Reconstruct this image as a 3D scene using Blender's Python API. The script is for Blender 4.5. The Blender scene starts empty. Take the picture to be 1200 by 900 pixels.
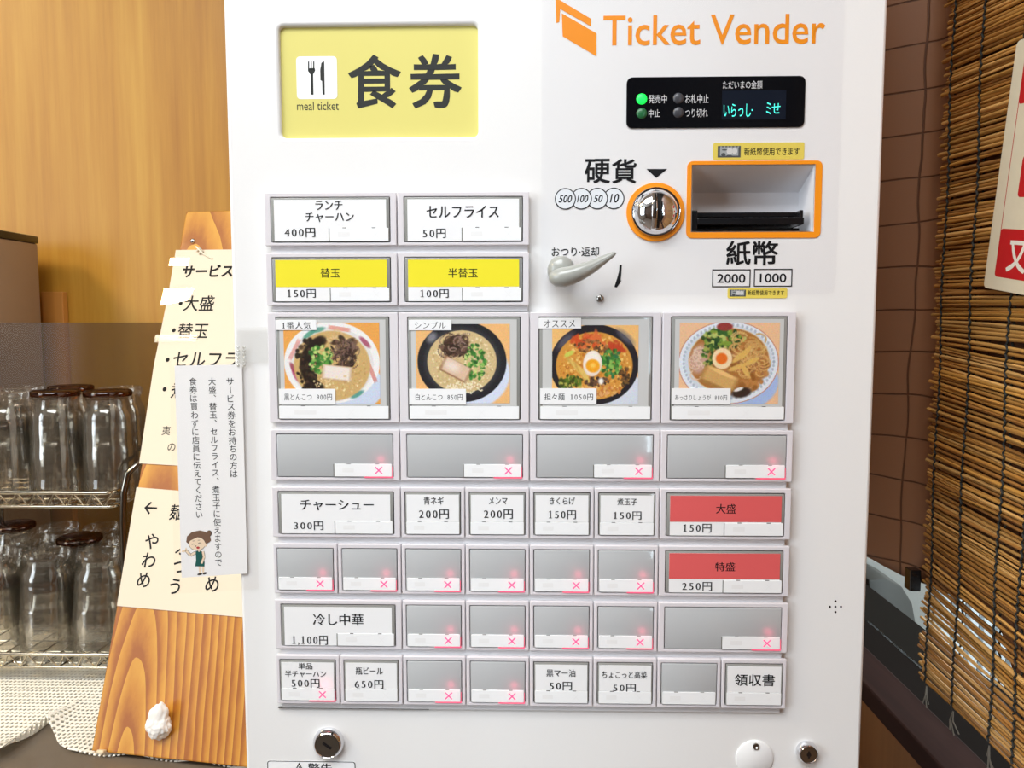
import bpy, bmesh, math, random
import numpy as np
from mathutils import Vector, Matrix
random.seed(7); np.random.seed(7)
S = bpy.context.scene
COL = S.collection
PI = math.pi

# ------------------------------------------------------------------ camera
CAM = Vector((0.0003, -0.5259, 1.3427)); YAW, PITCH, ROLL, FPX = -0.0236, -0.0796, -0.00103, 900.0
FW = Vector((math.sin(YAW)*math.cos(PITCH), math.cos(YAW)*math.cos(PITCH), math.sin(PITCH)))
RT0 = Vector((math.cos(YAW), -math.sin(YAW), 0)); UP0 = RT0.cross(FW)
RT = RT0*math.cos(ROLL)+UP0*math.sin(ROLL); UP = -RT0*math.sin(ROLL)+UP0*math.cos(ROLL)
cd = bpy.data.cameras.new('camera'); cd.sensor_width = 36; cd.sensor_fit = 'HORIZONTAL'; cd.lens = 27.0; cd.clip_start = 0.01
cam = bpy.data.objects.new('camera', cd); COL.objects.link(cam)
m3 = Matrix((RT, UP, -FW)).transposed(); cam.matrix_world = Matrix.Translation(CAM) @ m3.to_4x4()
S.camera = cam

# ------------------------------------------------------------------ light
S.view_settings.view_transform = 'Standard'; S.view_settings.look = 'None'
S.view_settings.gamma = 1.0; S.view_settings.use_curve_mapping = False; S.view_settings.exposure = 0.25
w = bpy.data.worlds.new('sky'); S.world = w; w.use_nodes = True
bg = w.node_tree.nodes['Background']; bg.inputs[0].default_value = (0.93, 0.96, 1.0, 1); bg.inputs[1].default_value = 1.0
def area(name, loc, target, sx, sy, energy, color, spread=PI):
    l = bpy.data.lights.new(name, 'AREA'); l.shape = 'RECTANGLE'; l.size = sx; l.size_y = sy; l.energy = energy; l.color = color; l.spread = spread
    o = bpy.data.objects.new(name, l); COL.objects.link(o); o.location = loc
    o.rotation_euler = (Vector(target)-Vector(loc)).to_track_quat('-Z', 'Y').to_euler(); return o
area('daylight_from_shop_front_window', (1.55, -3.05, 1.85), (0.6, 0, 1.25), 1.6, 1.9, 158, (0.74, 0.88, 1.0))
area('added_side_fill', (-2.7, -1.75, 1.75), (0.2, -0.1, 1.25), 1.4, 1.7, 36, (0.79, 0.90, 1.0))  # added cool fill from the left; no window is known there
area('added_ceiling_fill', (-0.5, -1.1, 2.66), (-0.5, -1.1, 0), 1.4, 0.9, 40, (0.92, 0.96, 1.0))  # added soft overhead fill to even out the lighting
area('warm_counter_downlight', (-1.9, -0.55, 2.62), (-0.95, 0.55, 1.1), 0.6, 0.4, 7, (1.0, 0.80, 0.48), 1.6)
area('outdoor_daylight', (1.7, 0.5, 1.9), (0.6, 0.4, 1.1), 1.2, 1.2, 24, (0.97, 0.99, 1.0))

# ------------------------------------------------------------------ pixel -> place
def ray(px, py): return (FW + RT*((px-600)/FPX) + UP*((450-py)/FPX))
def onY(px, py, Y): d = ray(px, py); return CAM + d*((Y-CAM.y)/d.y)
def onX(px, py, X): d = ray(px, py); return CAM + d*((X-CAM.x)/d.x)
def onZ(px, py, Z): d = ray(px, py); return CAM + d*((Z-CAM.z)/d.z)
class Frame:                                     # a plane standing in the room: origin, right, up, outward normal
    def __init__(s, O, u, v): s.O = Vector(O); s.u = Vector(u).normalized(); s.v = Vector(v).normalized(); s.n = s.u.cross(s.v)
    def pt(s, a, b, c=0): return s.O+s.u*a+s.v*b+s.n*c
    def loc(s, px, py, c=0):
        d = ray(px, py); o = s.O+s.n*c; t = (o-CAM).dot(s.n)/d.dot(s.n); p = CAM+d*t-s.O
        return p.dot(s.u), p.dot(s.v)
    def box(s, x0, y0, x1, y1, c=0):
        xm, ym = (x0+x1)/2, (y0+y1)/2
        return s.loc(x0, ym, c)[0], s.loc(xm, y1, c)[1], s.loc(x1, ym, c)[0], s.loc(xm, y0, c)[1]
PY = 0.0055
MF = Frame((0, 0, 0), (1, 0, 0), (0, 0, 1))      # front of the button bezels; the door skin lies 5.5 mm behind it

# ------------------------------------------------------------------ materials
def lin(c): return tuple(((x/255)/12.92 if x/255 <= 0.04045 else ((x/255+0.055)/1.055)**2.4) for x in c)+(1.0,)
MATS = {}
def mat(name, col, rough=0.5, metal=0.0, coat=0.0, spec=0.5, emis=0.0, noise=0.0, nscale=40, bump=0.0, stretch=(1, 1, 1)):
    if name in MATS: return MATS[name]
    m = bpy.data.materials.new(name); m.use_nodes = True; nt = m.node_tree; b = nt.nodes['Principled BSDF']; c = lin(col)
    b.inputs['Base Color'].default_value = c; b.inputs['Roughness'].default_value = rough; b.inputs['Metallic'].default_value = metal
    b.inputs['Coat Weight'].default_value = coat; b.inputs['Coat Roughness'].default_value = 0.04; b.inputs['Specular IOR Level'].default_value = spec
    if emis: b.inputs['Emission Color'].default_value = c; b.inputs['Emission Strength'].default_value = emis
    if noise or bump:
        tc = nt.nodes.new('ShaderNodeTexCoord'); mp = nt.nodes.new('ShaderNodeMapping'); mp.inputs['Scale'].default_value = stretch
        nz = nt.nodes.new('ShaderNodeTexNoise'); nz.inputs['Scale'].default_value = nscale; nz.inputs['Detail'].default_value = 4
        nt.links.new(tc.outputs['Object'], mp.inputs['Vector']); nt.links.new(mp.outputs[0], nz.inputs['Vector'])
        if noise:
            r = nt.nodes.new('ShaderNodeMix'); r.data_type = 'RGBA'
            r.inputs[6].default_value = tuple(x*(1-noise) for x in c[:3])+(1,); r.inputs[7].default_value = tuple(min(1, x*(1+noise)) for x in c[:3])+(1,)
            nt.links.new(nz.outputs['Fac'], r.inputs[0]); nt.links.new(r.outputs[2], b.inputs['Base Color'])
        if bump:
            bp = nt.nodes.new('ShaderNodeBump'); bp.inputs['Strength'].default_value = bump; bp.inputs['Distance'].default_value = 0.002
            nt.links.new(nz.outputs['Fac'], bp.inputs['Height']); nt.links.new(bp.outputs[0], b.inputs['Normal'])
    MATS[name] = m; return m
def vcol(name, rough=0.5, coat=0.0):
    m = mat(name, (200, 200, 200), rough, coat=coat); nt = m.node_tree
    a = nt.nodes.new('ShaderNodeAttribute'); a.attribute_name = 'Col'
    nt.links.new(a.outputs['Color'], nt.nodes['Principled BSDF'].inputs['Base Color']); return m
def film(name, tint=(255, 255, 255), gloss=0.08, rough=0.03, haze=0.0, hazecol=(255, 255, 255)):
    if name in MATS: return MATS[name]
    m = bpy.data.materials.new(name); m.use_nodes = True; nt = m.node_tree
    for n in list(nt.nodes):
        if n.type != 'OUTPUT_MATERIAL': nt.nodes.remove(n)
    out = nt.nodes[0]; t = nt.nodes.new('ShaderNodeBsdfTransparent'); t.inputs[0].default_value = lin(tint)
    g = nt.nodes.new('ShaderNodeBsdfGlossy'); g.inputs['Roughness'].default_value = rough
    x = nt.nodes.new('ShaderNodeMixShader'); fr = nt.nodes.new('ShaderNodeLayerWeight'); fr.inputs[0].default_value = 0.35
    mu = nt.nodes.new('ShaderNodeMath'); mu.operation = 'MULTIPLY_ADD'; mu.inputs[1].default_value = min(.6, gloss*4); mu.inputs[2].default_value = gloss*0.5
    nt.links.new(fr.outputs['Fresnel'], mu.inputs[0]); nt.links.new(mu.outputs[0], x.inputs[0])
    src = t
    if haze:
        d = nt.nodes.new('ShaderNodeBsdfDiffuse'); d.inputs[0].default_value = lin(hazecol)
        h = nt.nodes.new('ShaderNodeMixShader'); h.inputs[0].default_value = haze
        nt.links.new(t.outputs[0], h.inputs[1]); nt.links.new(d.outputs[0], h.inputs[2]); src = h
    nt.links.new(src.outputs[0], x.inputs[1]); nt.links.new(g.outputs[0], x.inputs[2]); nt.links.new(x.outputs[0], out.inputs[0])
    MATS[name] = m; return m
def wood(name, c1, c2, c3, axis='Z', fine=60, rough=0.4, coat=0.0, planks=0.0, rings=False):
    m = mat(name, c1, rough, coat=coat); nt = m.node_tree; b = nt.nodes['Principled BSDF']; N = nt.nodes.new; L = nt.links.new
    tc = N('ShaderNodeTexCoord'); mp = N('ShaderNodeMapping')
    k = {'Z': (1, 1, 0.045), 'Y': (1, 0.045, 1), 'X': (0.045, 1, 1)}[axis]; mp.inputs['Scale'].default_value = k
    L(tc.outputs['Object'], mp.inputs['Vector'])
    n1 = N('ShaderNodeTexNoise'); n1.inputs['Scale'].default_value = fine; n1.inputs['Detail'].default_value = 6; n1.inputs['Roughness'].default_value = 0.65
    L(mp.outputs[0], n1.inputs['Vector'])
    n2 = N('ShaderNodeTexNoise'); n2.inputs['Scale'].default_value = fine*0.16; n2.inputs['Detail'].default_value = 2
    L(mp.outputs[0], n2.inputs['Vector'])
    mx = N('ShaderNodeMath'); mx.operation = 'MULTIPLY_ADD'; mx.inputs[1].default_value = 0.5
    L(n1.outputs['Fac'], mx.inputs[0])
    hf = N('ShaderNodeMath'); hf.operation = 'MULTIPLY'; hf.inputs[1].default_value = 0.5
    L(n2.outputs['Fac'], hf.inputs[0]); L(hf.outputs[0], mx.inputs[2])
    val = mx.outputs[0]
    if rings:
        mp2 = N('ShaderNodeMapping'); mp2.inputs['Scale'].default_value = (1, 0.25, 0.15); mp2.inputs['Location'].default_value = (0.085, 0, 0.055)
        L(tc.outputs['Object'], mp2.inputs['Vector'])
        wv = N('ShaderNodeTexWave'); wv.wave_type = 'RINGS'; wv.rings_direction = 'Y'; wv.wave_profile = 'SAW'
        wv.inputs['Scale'].default_value = 38; wv.inputs['Distortion'].default_value = 3.5; wv.inputs['Detail'].default_value = 3; wv.inputs['Detail Scale'].default_value = 0.6
        L(mp2.outputs[0], wv.inputs['Vector'])
        a = N('ShaderNodeMath'); a.operation = 'MULTIPLY_ADD'; a.inputs[1].default_value = 0.34
        L(wv.outputs['Fac'], a.inputs[0]); s2 = N('ShaderNodeMath'); s2.operation = 'MULTIPLY'; s2.inputs[1].default_value = 0.62
        L(val, s2.inputs[0]); L(s2.outputs[0], a.inputs[2]); val = a.outputs[0]
    r = N('ShaderNodeValToRGB'); e = r.color_ramp.elements; e[0].position = 0.36; e[0].color = lin(c3); e[1].position = 0.66; e[1].color = lin(c2)
    q = e.new(0.5); q.color = lin(c1); L(val, r.inputs[0]); L(r.outputs[0], b.inputs['Base Color']); return m

WHITE = mat('white_painted_steel', (240, 239, 237), 0.35, coat=0.12, noise=0.012, nscale=900, bump=0.03)
WHITE2 = mat('white_plate', (236, 236, 238), 0.4)
BEZEL = mat('pale_grey_plastic', (224, 219, 222), 0.38)
GAP = mat('dark_gap', (84, 82, 79), 0.5)
CAPG = mat('clear_cap_edge', (150, 150, 146), 0.12, coat=0.6)
CAPE = mat('empty_grey_cap', (186, 188, 189), 0.16, coat=0.5)
CARD = mat('white_card', (246, 246, 246), 0.35, coat=0.5)
CARDG = mat('grey_card', (205, 205, 203), 0.35, coat=0.5)
CARDY = mat('yellow_card', (244, 230, 50), 0.35, coat=0.5)
CARDR = mat('red_card', (228, 98, 98), 0.35, coat=0.5)
STRIP = mat('white_status_strip', (248, 249, 249), 0.3, coat=0.3)
INK = mat('black_ink', (24, 24, 26), 0.6, spec=.2)
INK2 = mat('soft_black_ink', (52, 54, 52), 0.6, spec=.2)
FAINT = mat('faint_grey_print', (240, 240, 239), 0.4)
LEDX = mat('lit_pink_cross', (255, 70, 120), 0.5, emis=0.9)
LEDR = mat('red_led_edge', (255, 84, 124), 0.5, emis=0.6)
ORANGE = mat('orange_print', (246, 148, 14), 0.45)
CHROME = mat('chrome', (225, 225, 228), 0.07, metal=1)
STEEL = mat('brushed_steel', (165, 163, 158), 0.28, metal=1)
BLACK = mat('black_plastic', (18, 18, 21), 0.25, coat=0.3)
PAPER = mat('white_paper', (250, 250, 250), 0.5)
CREAM = mat('cream_laminated_paper', (228, 214, 192), 0.55, spec=.25)

# ------------------------------------------------------------------ mesh helpers
WL = {}
def link(name, me, m, parent=None, smooth=None):
    c = [v.co for v in me.vertices]; mn = Vector((min(p.x for p in c), min(p.y for p in c), min(p.z for p in c))); mxx = Vector((max(p.x for p in c), max(p.y for p in c), max(p.z for p in c)))
    ctr = (mn+mxx)/2
    if parent is None: ctr.z = mn.z
    me.transform(Matrix.Translation(-ctr)); me.name = name
    if m is not None:
        if len(me.materials): me.materials.clear()
        for k in (m if isinstance(m, (list, tuple)) else [m]): me.materials.append(k)
    if smooth is not None:
        me.shade_smooth(); me.set_sharp_from_angle(angle=math.radians(smooth))
    o = bpy.data.objects.new(name, me); COL.objects.link(o); WL[o.name] = ctr
    if parent: o.parent = parent; o.location = ctr-WL[parent.name]
    else: o.location = ctr
    return o
def thing(name, label, cat, loc, group=None):
    o = bpy.data.objects.new(name, None); o.empty_display_size = 0.05; COL.objects.link(o); o.location = loc; WL[o.name] = Vector(loc)
    return tag(o, label, cat, group)
def tag(o, label=None, cat=None, group=None, kind=None):
    for k, v in (('label', label), ('category', cat), ('group', group), ('kind', kind)):
        if v: o[k] = v
    return o
class MB:
    def __init__(s): s.v = []; s.f = []; s.mi = []; s.c = []
    def add(s, vs, fs, mi=0):
        b = len(s.v); s.v += [tuple(p) for p in vs]; s.f += [tuple(i+b for i in f) for f in fs]; s.mi += [mi]*len(fs); return s
    def box(s, x0, x1, y0, y1, z0, z1, mi=0):
        return s.add([(x0, y0, z0), (x1, y0, z0), (x1, y1, z0), (x0, y1, z0), (x0, y0, z1), (x1, y0, z1), (x1, y1, z1), (x0, y1, z1)],
                     [(0, 3, 2, 1), (4, 5, 6, 7), (0, 1, 5, 4), (1, 2, 6, 5), (2, 3, 7, 6), (3, 0, 4, 7)], mi)
    def fbox(s, F, a0, a1, b0, b1, c0, c1, mi=0):
        P = [F.pt(a, b, c) for c in (c0, c1) for (a, b) in ((a0, b0), (a1, b0), (a1, b1), (a0, b1))]
        return s.add(P, [(0, 3, 2, 1), (4, 5, 6, 7), (0, 1, 5, 4), (1, 2, 6, 5), (2, 3, 7, 6), (3, 0, 4, 7)], mi)
    def tube(s, pts, r, n=8, mi=0, closed=False, cap=True):
        pts = [Vector(p) for p in pts]; k = len(pts); R = r if isinstance(r, (list, tuple)) else [r]*k; vs = []; ref = None
        for i, p in enumerate(pts):
            if closed: t = (pts[(i+1) % k]-pts[i-1]).normalized()
            else: t = (pts[min(i+1, k-1)]-pts[max(i-1, 0)]).normalized()
            if ref is None: ref = t.orthogonal().normalized()
            a = (ref-t*ref.dot(t)); a = a.normalized() if a.length > 1e-6 else t.orthogonal().normalized(); ref = a; b = t.cross(a)
            for j in range(n): th = 2*PI*j/n; vs.append(p+(a*math.cos(th)+b*math.sin(th))*R[i])
        fs = []
        for i in range(k if closed else k-1):
            for j in range(n):
                i2 = (i+1) % k; fs.append((i*n+j, i*n+(j+1) % n, i2*n+(j+1) % n, i2*n+j))
        if cap and not closed: fs += [tuple(range(n-1, -1, -1)), tuple((k-1)*n+j for j in range(n))]
        return s.add(vs, fs, mi)
    def lathe(s, prof, C, ax, n=32, mi=0, cap=True):          # prof: (radius, height along ax)
        C = Vector(C); ax = Vector(ax).normalized(); a = ax.orthogonal().normalized(); b = ax.cross(a); vs = []
        for r, h in prof:
            for j in range(n): th = 2*PI*j/n; vs.append(C+ax*h+(a*math.cos(th)+b*math.sin(th))*r)
        fs = [(i*n+j, i*n+(j+1) % n, (i+1)*n+(j+1) % n, (i+1)*n+j) for i in range(len(prof)-1) for j in range(n)]
        if cap: fs += [tuple(range(n-1, -1, -1)), tuple((len(prof)-1)*n+j for j in range(n))]
        return s.add(vs, fs, mi)
    def mesh(s, bevel=0, seg=2):
        me = bpy.data.meshes.new('m'); me.from_pydata(s.v, [], s.f); me.polygons.foreach_set('material_index', s.mi)
        bm = bmesh.new(); bm.from_mesh(me); bmesh.ops.recalc_face_normals(bm, faces=bm.faces)
        if bevel: bmesh.ops.bevel(bm, geom=list(bm.edges), offset=bevel, segments=seg, affect='EDGES', profile=0.5, clamp_overlap=True)
        bm.to_mesh(me); bm.free(); return me
    def obj(s, name, m, parent=None, bevel=0, smooth=None, seg=2): return link(name, s.mesh(bevel, seg), m, parent, smooth)
def rr(x0, y0, x1, y1, r=0, n=5):
    if r <= 0: return [(x0, y0), (x1, y0), (x1, y1), (x0, y1)]
    P = []
    for cx, cy, a in ((x1-r, y0+r, -PI/2), (x1-r, y1-r, 0), (x0+r, y1-r, PI/2), (x0+r, y0+r, PI)):
        for i in range(n+1): t = a+i*PI/2/n; P.append((cx+r*math.cos(t), cy+r*math.sin(t)))
    return P
def ell(cx, cy, rx, ry=None, n=32, rot=0):
    ry = rx if ry is None else ry
    return [(cx+rx*math.cos(t)*math.cos(rot)-ry*math.sin(t)*math.sin(rot), cy+rx*math.cos(t)*math.sin(rot)+ry*math.sin(t)*math.cos(rot)) for t in (2*PI*i/n for i in range(n))]
def curve_mesh(loops, thick=0.0, bevel=0.0, bres=2):
    c = bpy.data.curves.new('c', 'CURVE'); c.dimensions = '2D'; c.fill_mode = 'BOTH' if thick else 'FRONT'
    for L in loops:
        sp = c.splines.new('POLY'); sp.points.add(len(L)-1); sp.use_cyclic_u = True
        for p, q in zip(sp.points, L): p.co = (q[0], q[1], 0, 1)
    if thick: c.extrude = max(thick/2-bevel, 1e-5)
    if bevel: c.bevel_depth = bevel; c.bevel_resolution = bres; c.offset = -bevel
    o = bpy.data.objects.new('c', c); me = bpy.data.meshes.new_from_object(o)
    bpy.data.objects.remove(o); bpy.data.curves.remove(c); return me
def to_frame(me, F, c):                                   # local x,y -> plane, local z -> outward
    M = Matrix((F.u, F.v, F.n)).transposed().to_4x4(); M.translation = F.O+F.n*c; me.transform(M); return me
def plate(name, loops, back, front, m, parent, bevel=0.0, F=MF, smooth=None):
    me = curve_mesh(loops, front-back if front-back > .00012 else 0, bevel); to_frame(me, F, (front+back)/2); return link(name, me, m, parent, smooth)
def text_mesh(s, bold=0.0, mincho=0.0, shear=0.0, vertical=False, res=3):
    price = bool(mincho) and any(ch.isdigit() for ch in s)
    out = []; items = [(s, 0, 0, 0)]
    if price:                                              # serif figures, each in its own slot
        items = []; x = 0.0
        for ch in s:
            adv = 1.0 if ord(ch) > 255 else {',': .3, ' ': .35}.get(ch, .62)
            if ch != ' ': items.append((ch, x+adv/2, 0, ch))
            x += adv
    if vertical:
        items = []
        for i, ch in enumerate(s): items.append((ch, 0.5, -i-0.5, ch))
    V = []; Fc = []
    for it in items:
        if price and it[0] == '1':
            q = [(-.17, 0), (.17, 0), (.17, .035), (.06, .06), (.06, .72), (.03, .72), (-.17, .62), (-.17, .585), (-.06, .6), (-.06, .06), (-.17, .035)]
            b = len(V); V += [(x_+it[1], y_) for x_, y_ in q]; Fc += [(b, b+1, b+2, b+3, b+9, b+10), (b+3, b+4, b+5, b+8, b+9), (b+5, b+6, b+7, b+8)]; continue
        c = bpy.data.curves.new('t', 'FONT'); c.body = it[0]; c.resolution_u = res; c.shear = shear
        o = bpy.data.objects.new('t', c); me = bpy.data.meshes.new_from_object(o); bpy.data.objects.remove(o); bpy.data.curves.remove(c)
        P = np.array([v.co[:2] for v in me.vertices]) if len(me.vertices) else np.zeros((0, 2)); fs = [tuple(p.vertices) for p in me.polygons]
        bpy.data.meshes.remove(me)
        if not len(P): continue
        if price: P = P-np.array([(P[:, 0].min()+P[:, 0].max())/2-it[1], 0])
        if price and it[0].isdigit(): P = (P-np.array([it[1], 0]))*np.array([.92, 1])+np.array([it[1], 0])
        if mincho or bold:
            cnt = {}
            for f in fs:
                for a, b in zip(f, f[1:]+f[:1]): cnt[(a, b)] = 1
            nn = np.zeros_like(P)
            for a, b in cnt:
                if (b, a) in cnt: continue
                d = P[b]-P[a]; l = np.hypot(*d)+1e-9; nv = np.array([d[1], -d[0]])/l; nn[a] += nv; nn[b] += nv
            l = np.linalg.norm(nn, axis=1, keepdims=True)+1e-9; nn = nn/l
            P = P.copy(); P[:, 1] -= nn[:, 1]*(mincho*(1.9 if price and it[0].isdigit() else 1)); P[:, 0] += nn[:, 0]*mincho*0.25; P += nn*bold
        if vertical:
            if it[3] == 'ー':
                P = P-P.mean(0); P = np.stack([P[:, 1], -P[:, 0]], 1)
            elif it[3] in '、。': P = P-(P.min(0)+P.max(0))/2+np.array([0.28, 0.28])
            elif it[3] in 'ャュョっゃ': P = P-(P.min(0)+P.max(0))/2+np.array([0.08, 0.05])
            else: P = P-(P.min(0)+P.max(0))/2
            P = P+np.array([0.0, it[2]])
        b = len(V); V += [tuple(p) for p in P]; Fc += [tuple(i+b for i in f) for f in fs]
    return np.array(V), Fc
def text_to(mb, F, bbox, s, c, mi=0, **kw):                # fit lettering into a rectangle of the plane
    V, Fc = text_mesh(s, **kw); mn, mx = V.min(0), V.max(0); a0, b0, a1, b1 = bbox
    sx = (a1-a0)/(mx[0]-mn[0]); sy = (b1-b0)/max(mx[1]-mn[1], 1e-6)
    mb.add([F.pt(a0+(x-mn[0])*sx, b0+(y-mn[1])*sy, c) for x, y in V], Fc, mi); return mb
def poly_to(mb, F, pts, c, mi=0):
    me = curve_mesh([pts]); mb.add([F.pt(v.co.x, v.co.y, c) for v in me.vertices], [tuple(p.vertices) for p in me.polygons], mi); bpy.data.meshes.remove(me); return mb
def ring_to(mb, F, pts, pts2, c, mi=0):
    me = curve_mesh([pts, pts2]); mb.add([F.pt(v.co.x, v.co.y, c) for v in me.vertices], [tuple(p.vertices) for p in me.polygons], mi); bpy.data.meshes.remove(me); return mb
def flat(mb):                                              # printed layers keep their given side outward
    me = bpy.data.meshes.new('m'); me.from_pydata(mb.v, [], mb.f); me.polygons.foreach_set('material_index', mb.mi); return me
def letter(name, items, F, c, m, parent, **kw):            # items: (string, px bbox)
    mb = MB()
    for it in items: text_to(mb, F, F.box(*it[1], c), it[0], c, **{**kw, **(it[2] if len(it) > 2 else {})})
    return link(name, flat(mb), m, parent)
def pxpoly(F, pts, c=0): return [F.loc(x, y, c) for x, y in pts]

# ================================================================== the setting
def struct(name, mb, m, bevel=0, kind='structure'):
    o = mb.obj(name, m, None, bevel); o['kind'] = 'structure'; return o
WALLWOOD = wood('wall_wood', (192, 137, 44), (206, 156, 60), (174, 117, 32), 'Z', 55, 0.42)
DARKWOOD = wood('dark_panel_wood', (136, 96, 64), (152, 108, 72), (116, 80, 52), 'Z', 50, 0.45)
SILLWOOD = wood('sill_wood', (50, 31, 27), (58, 36, 30), (38, 23, 20), 'Y', 60, 0.75); SILLWOOD.node_tree.nodes['Principled BSDF'].inputs['Specular IOR Level'].default_value = .1
YB, XW = 0.75, 0.36
struct('floor', MB().box(-2.4, 2.2, -2.9, 0.95, -0.1, 0), mat('floor_tiles', (120, 105, 92), 0.5, noise=0.1, nscale=12))
struct('ceiling', MB().box(-2.4, 0.52, -2.9, 0.95, 2.7, 2.8), mat('ceiling_paint', (225, 220, 212), 0.8, noise=0.02))
struct('wall_back', MB().box(-2.4, 0.41, YB, YB+0.1, 0, 2.7), WALLWOOD)
struct('wall_left', MB().box(-2.5, -2.4, -2.9, -2.4, 0, 2.7).box(-2.5, -2.4, -1.1, 0.95, 0, 2.7).box(-2.5, -2.4, -2.4, -1.1, 0, .95).box(-2.5, -2.4, -2.4, -1.1, 2.5, 2.7), mat('side_wall_paint', (176, 168, 158), 0.7, noise=0.03))  # opening made so the added side fill can enter
wf = MB()
for x0, x1, z0, z1 in ((-2.4, 0.85, 0, 2.7), (1.02, 1.07, .95, 2.55), (1.2, 1.24, .95, 2.55), (2.13, 2.2, 0, 2.7), (0.85, 2.13, 0, 0.95), (0.85, 2.13, 2.55, 2.7)):
    wf.box(x0, x1, -2.9, -2.8, z0, z1)
struct('wall_front', wf, mat('front_wall_dark', (88, 66, 50), 0.6, noise=0.08))
wr = MB()                                                   # right wall: wainscot below the window, pieces around the opening
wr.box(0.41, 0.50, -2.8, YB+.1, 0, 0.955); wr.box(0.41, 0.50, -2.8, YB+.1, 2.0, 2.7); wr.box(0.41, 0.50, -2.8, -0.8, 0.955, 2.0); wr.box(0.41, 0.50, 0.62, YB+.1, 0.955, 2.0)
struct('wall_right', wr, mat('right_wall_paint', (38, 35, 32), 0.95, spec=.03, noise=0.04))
struct('trim_1', MB().box(0.352, 0.41, -2.8, YB, 0, 0.952), DARKWOOD)
struct('trim_2', MB().box(0.335, 0.375, -0.85, 0.66, 0.962, 0.982).box(0.346, 0.41, -0.85, 0.66, 0.952, 0.962), SILLWOOD, 0.002)
wn = bpy.data.objects.new('window_1', None); COL.objects.link(wn); wn.location = (0.43, -0.09, 0.955); WL['window_1'] = Vector(wn.location); wn['kind'] = 'structure'
fr = MB(); FRM = mat('window_frame_dark', (34, 30, 28), 0.9, spec=.03)
fr.box(0.378, 0.425, -0.8, 0.62, 0.955, 0.968); fr.box(0.412, 0.44, -0.8, 0.62, 1.96, 2.0); fr.box(0.412, 0.44, -0.8, -0.76, 0.985, 1.96); fr.box(0.412, 0.44, 0.585, 0.62, 0.985, 1.96); fr.box(0.414, 0.438, -0.11, -0.07, 0.985, 1.96)
fr.obj('window_frame', FRM, wn, 0.001)
MB().box(0.423, 0.427, -0.76, 0.585, 0.968, 1.96).obj('window_pane', film('window_glass', (244, 246, 245), 0.02), wn)
struct('trim_3', MB().box(0.5, 2.2, -0.9, 1.6, 0.62, 0.66), mat('outside_paving', (62, 62, 60), 0.7, noise=0.08, nscale=20))

# outside the window: grey moulded bin with white slats behind it
gb = thing('plastic_bin', 'grey moulded plastic bin outside the window, seen under the brown sheet', 'bin', (0.66, 0.62, 0.66))
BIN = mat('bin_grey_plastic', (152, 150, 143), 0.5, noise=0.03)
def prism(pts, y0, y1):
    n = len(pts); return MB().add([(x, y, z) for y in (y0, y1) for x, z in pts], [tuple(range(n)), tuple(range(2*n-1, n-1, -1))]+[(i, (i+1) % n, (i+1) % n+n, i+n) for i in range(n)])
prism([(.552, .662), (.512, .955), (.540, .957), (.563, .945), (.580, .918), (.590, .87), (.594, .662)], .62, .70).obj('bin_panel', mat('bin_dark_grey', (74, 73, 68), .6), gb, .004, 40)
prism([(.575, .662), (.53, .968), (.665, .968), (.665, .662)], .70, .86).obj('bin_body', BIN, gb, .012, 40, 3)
fs = thing('slatted_fence', 'white upright slats outside the window behind the grey bin', 'fence', (0.75, .9, 0.66))
SLW = mat('white_fence_paint', (225, 232, 235), 0.5)
for k in range(14):  # row widened: added slats stand in for bright outdoors between the reeds
    x = .632+k*.026; MB().box(x, x+.017, .875, .89, 0.66, 1.3).obj('fence_slat', SLW, fs, 0.002)
MB().box(.62, 1.02, .89, .905, .75, .79).box(.62, 1.02, .89, .905, 1.2, 1.24).obj('fence_rail', SLW, fs, 0.002)
struct('trim_4', MB().box(0.5, 0.87, 1.3, 1.36, 0.62, 2.2), mat('outside_dark_backing', (40, 42, 46), .7))  # added dark backing so the view left of the bin turns black

# ================================================================== ticket machine
c, R = 0.045, 0.0405; RX = 0.0009
XL, XR = -0.2065, 0.2365
mach = thing('ticket_machine', 'tall white ticket vending machine covered in rows of menu buttons', 'ticket machine', ((XL+XR)/2, 0.15, 0))
cb = MB().box(XL, XR, 0.047, 0.30, 0.02, 1.78)
cb.obj('cabinet', WHITE, mach, 0.006, 35, 3)
MB().box(XL+0.02, XR-0.02, 0.03, 0.28, 0.0, 0.02).obj('plinth', GAP, mach)
sg = MF.box(328, 29.5, 560, 160.5, -PY)                     # yellow sign window
bo = MF.box(811, 194, 953.5, 271, -PY)                      # bill recess
plate('front_door', [rr(XL, 0.03, XR, 1.775, 0.008), rr(sg[0], sg[1], sg[2], sg[3], 0.0035)[::-1], rr(*bo, 0.001)[::-1]], -0.046, -PY, WHITE, mach, 0.0022, smooth=35)
MB().box(XL-0.0012, XL+0.004, 0.0125, 0.02, 0.03, 1.77).obj('edge_trim', mat('cream_edge_trim', (236, 226, 205), 0.3, coat=0.3), mach, 0.001)
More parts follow.
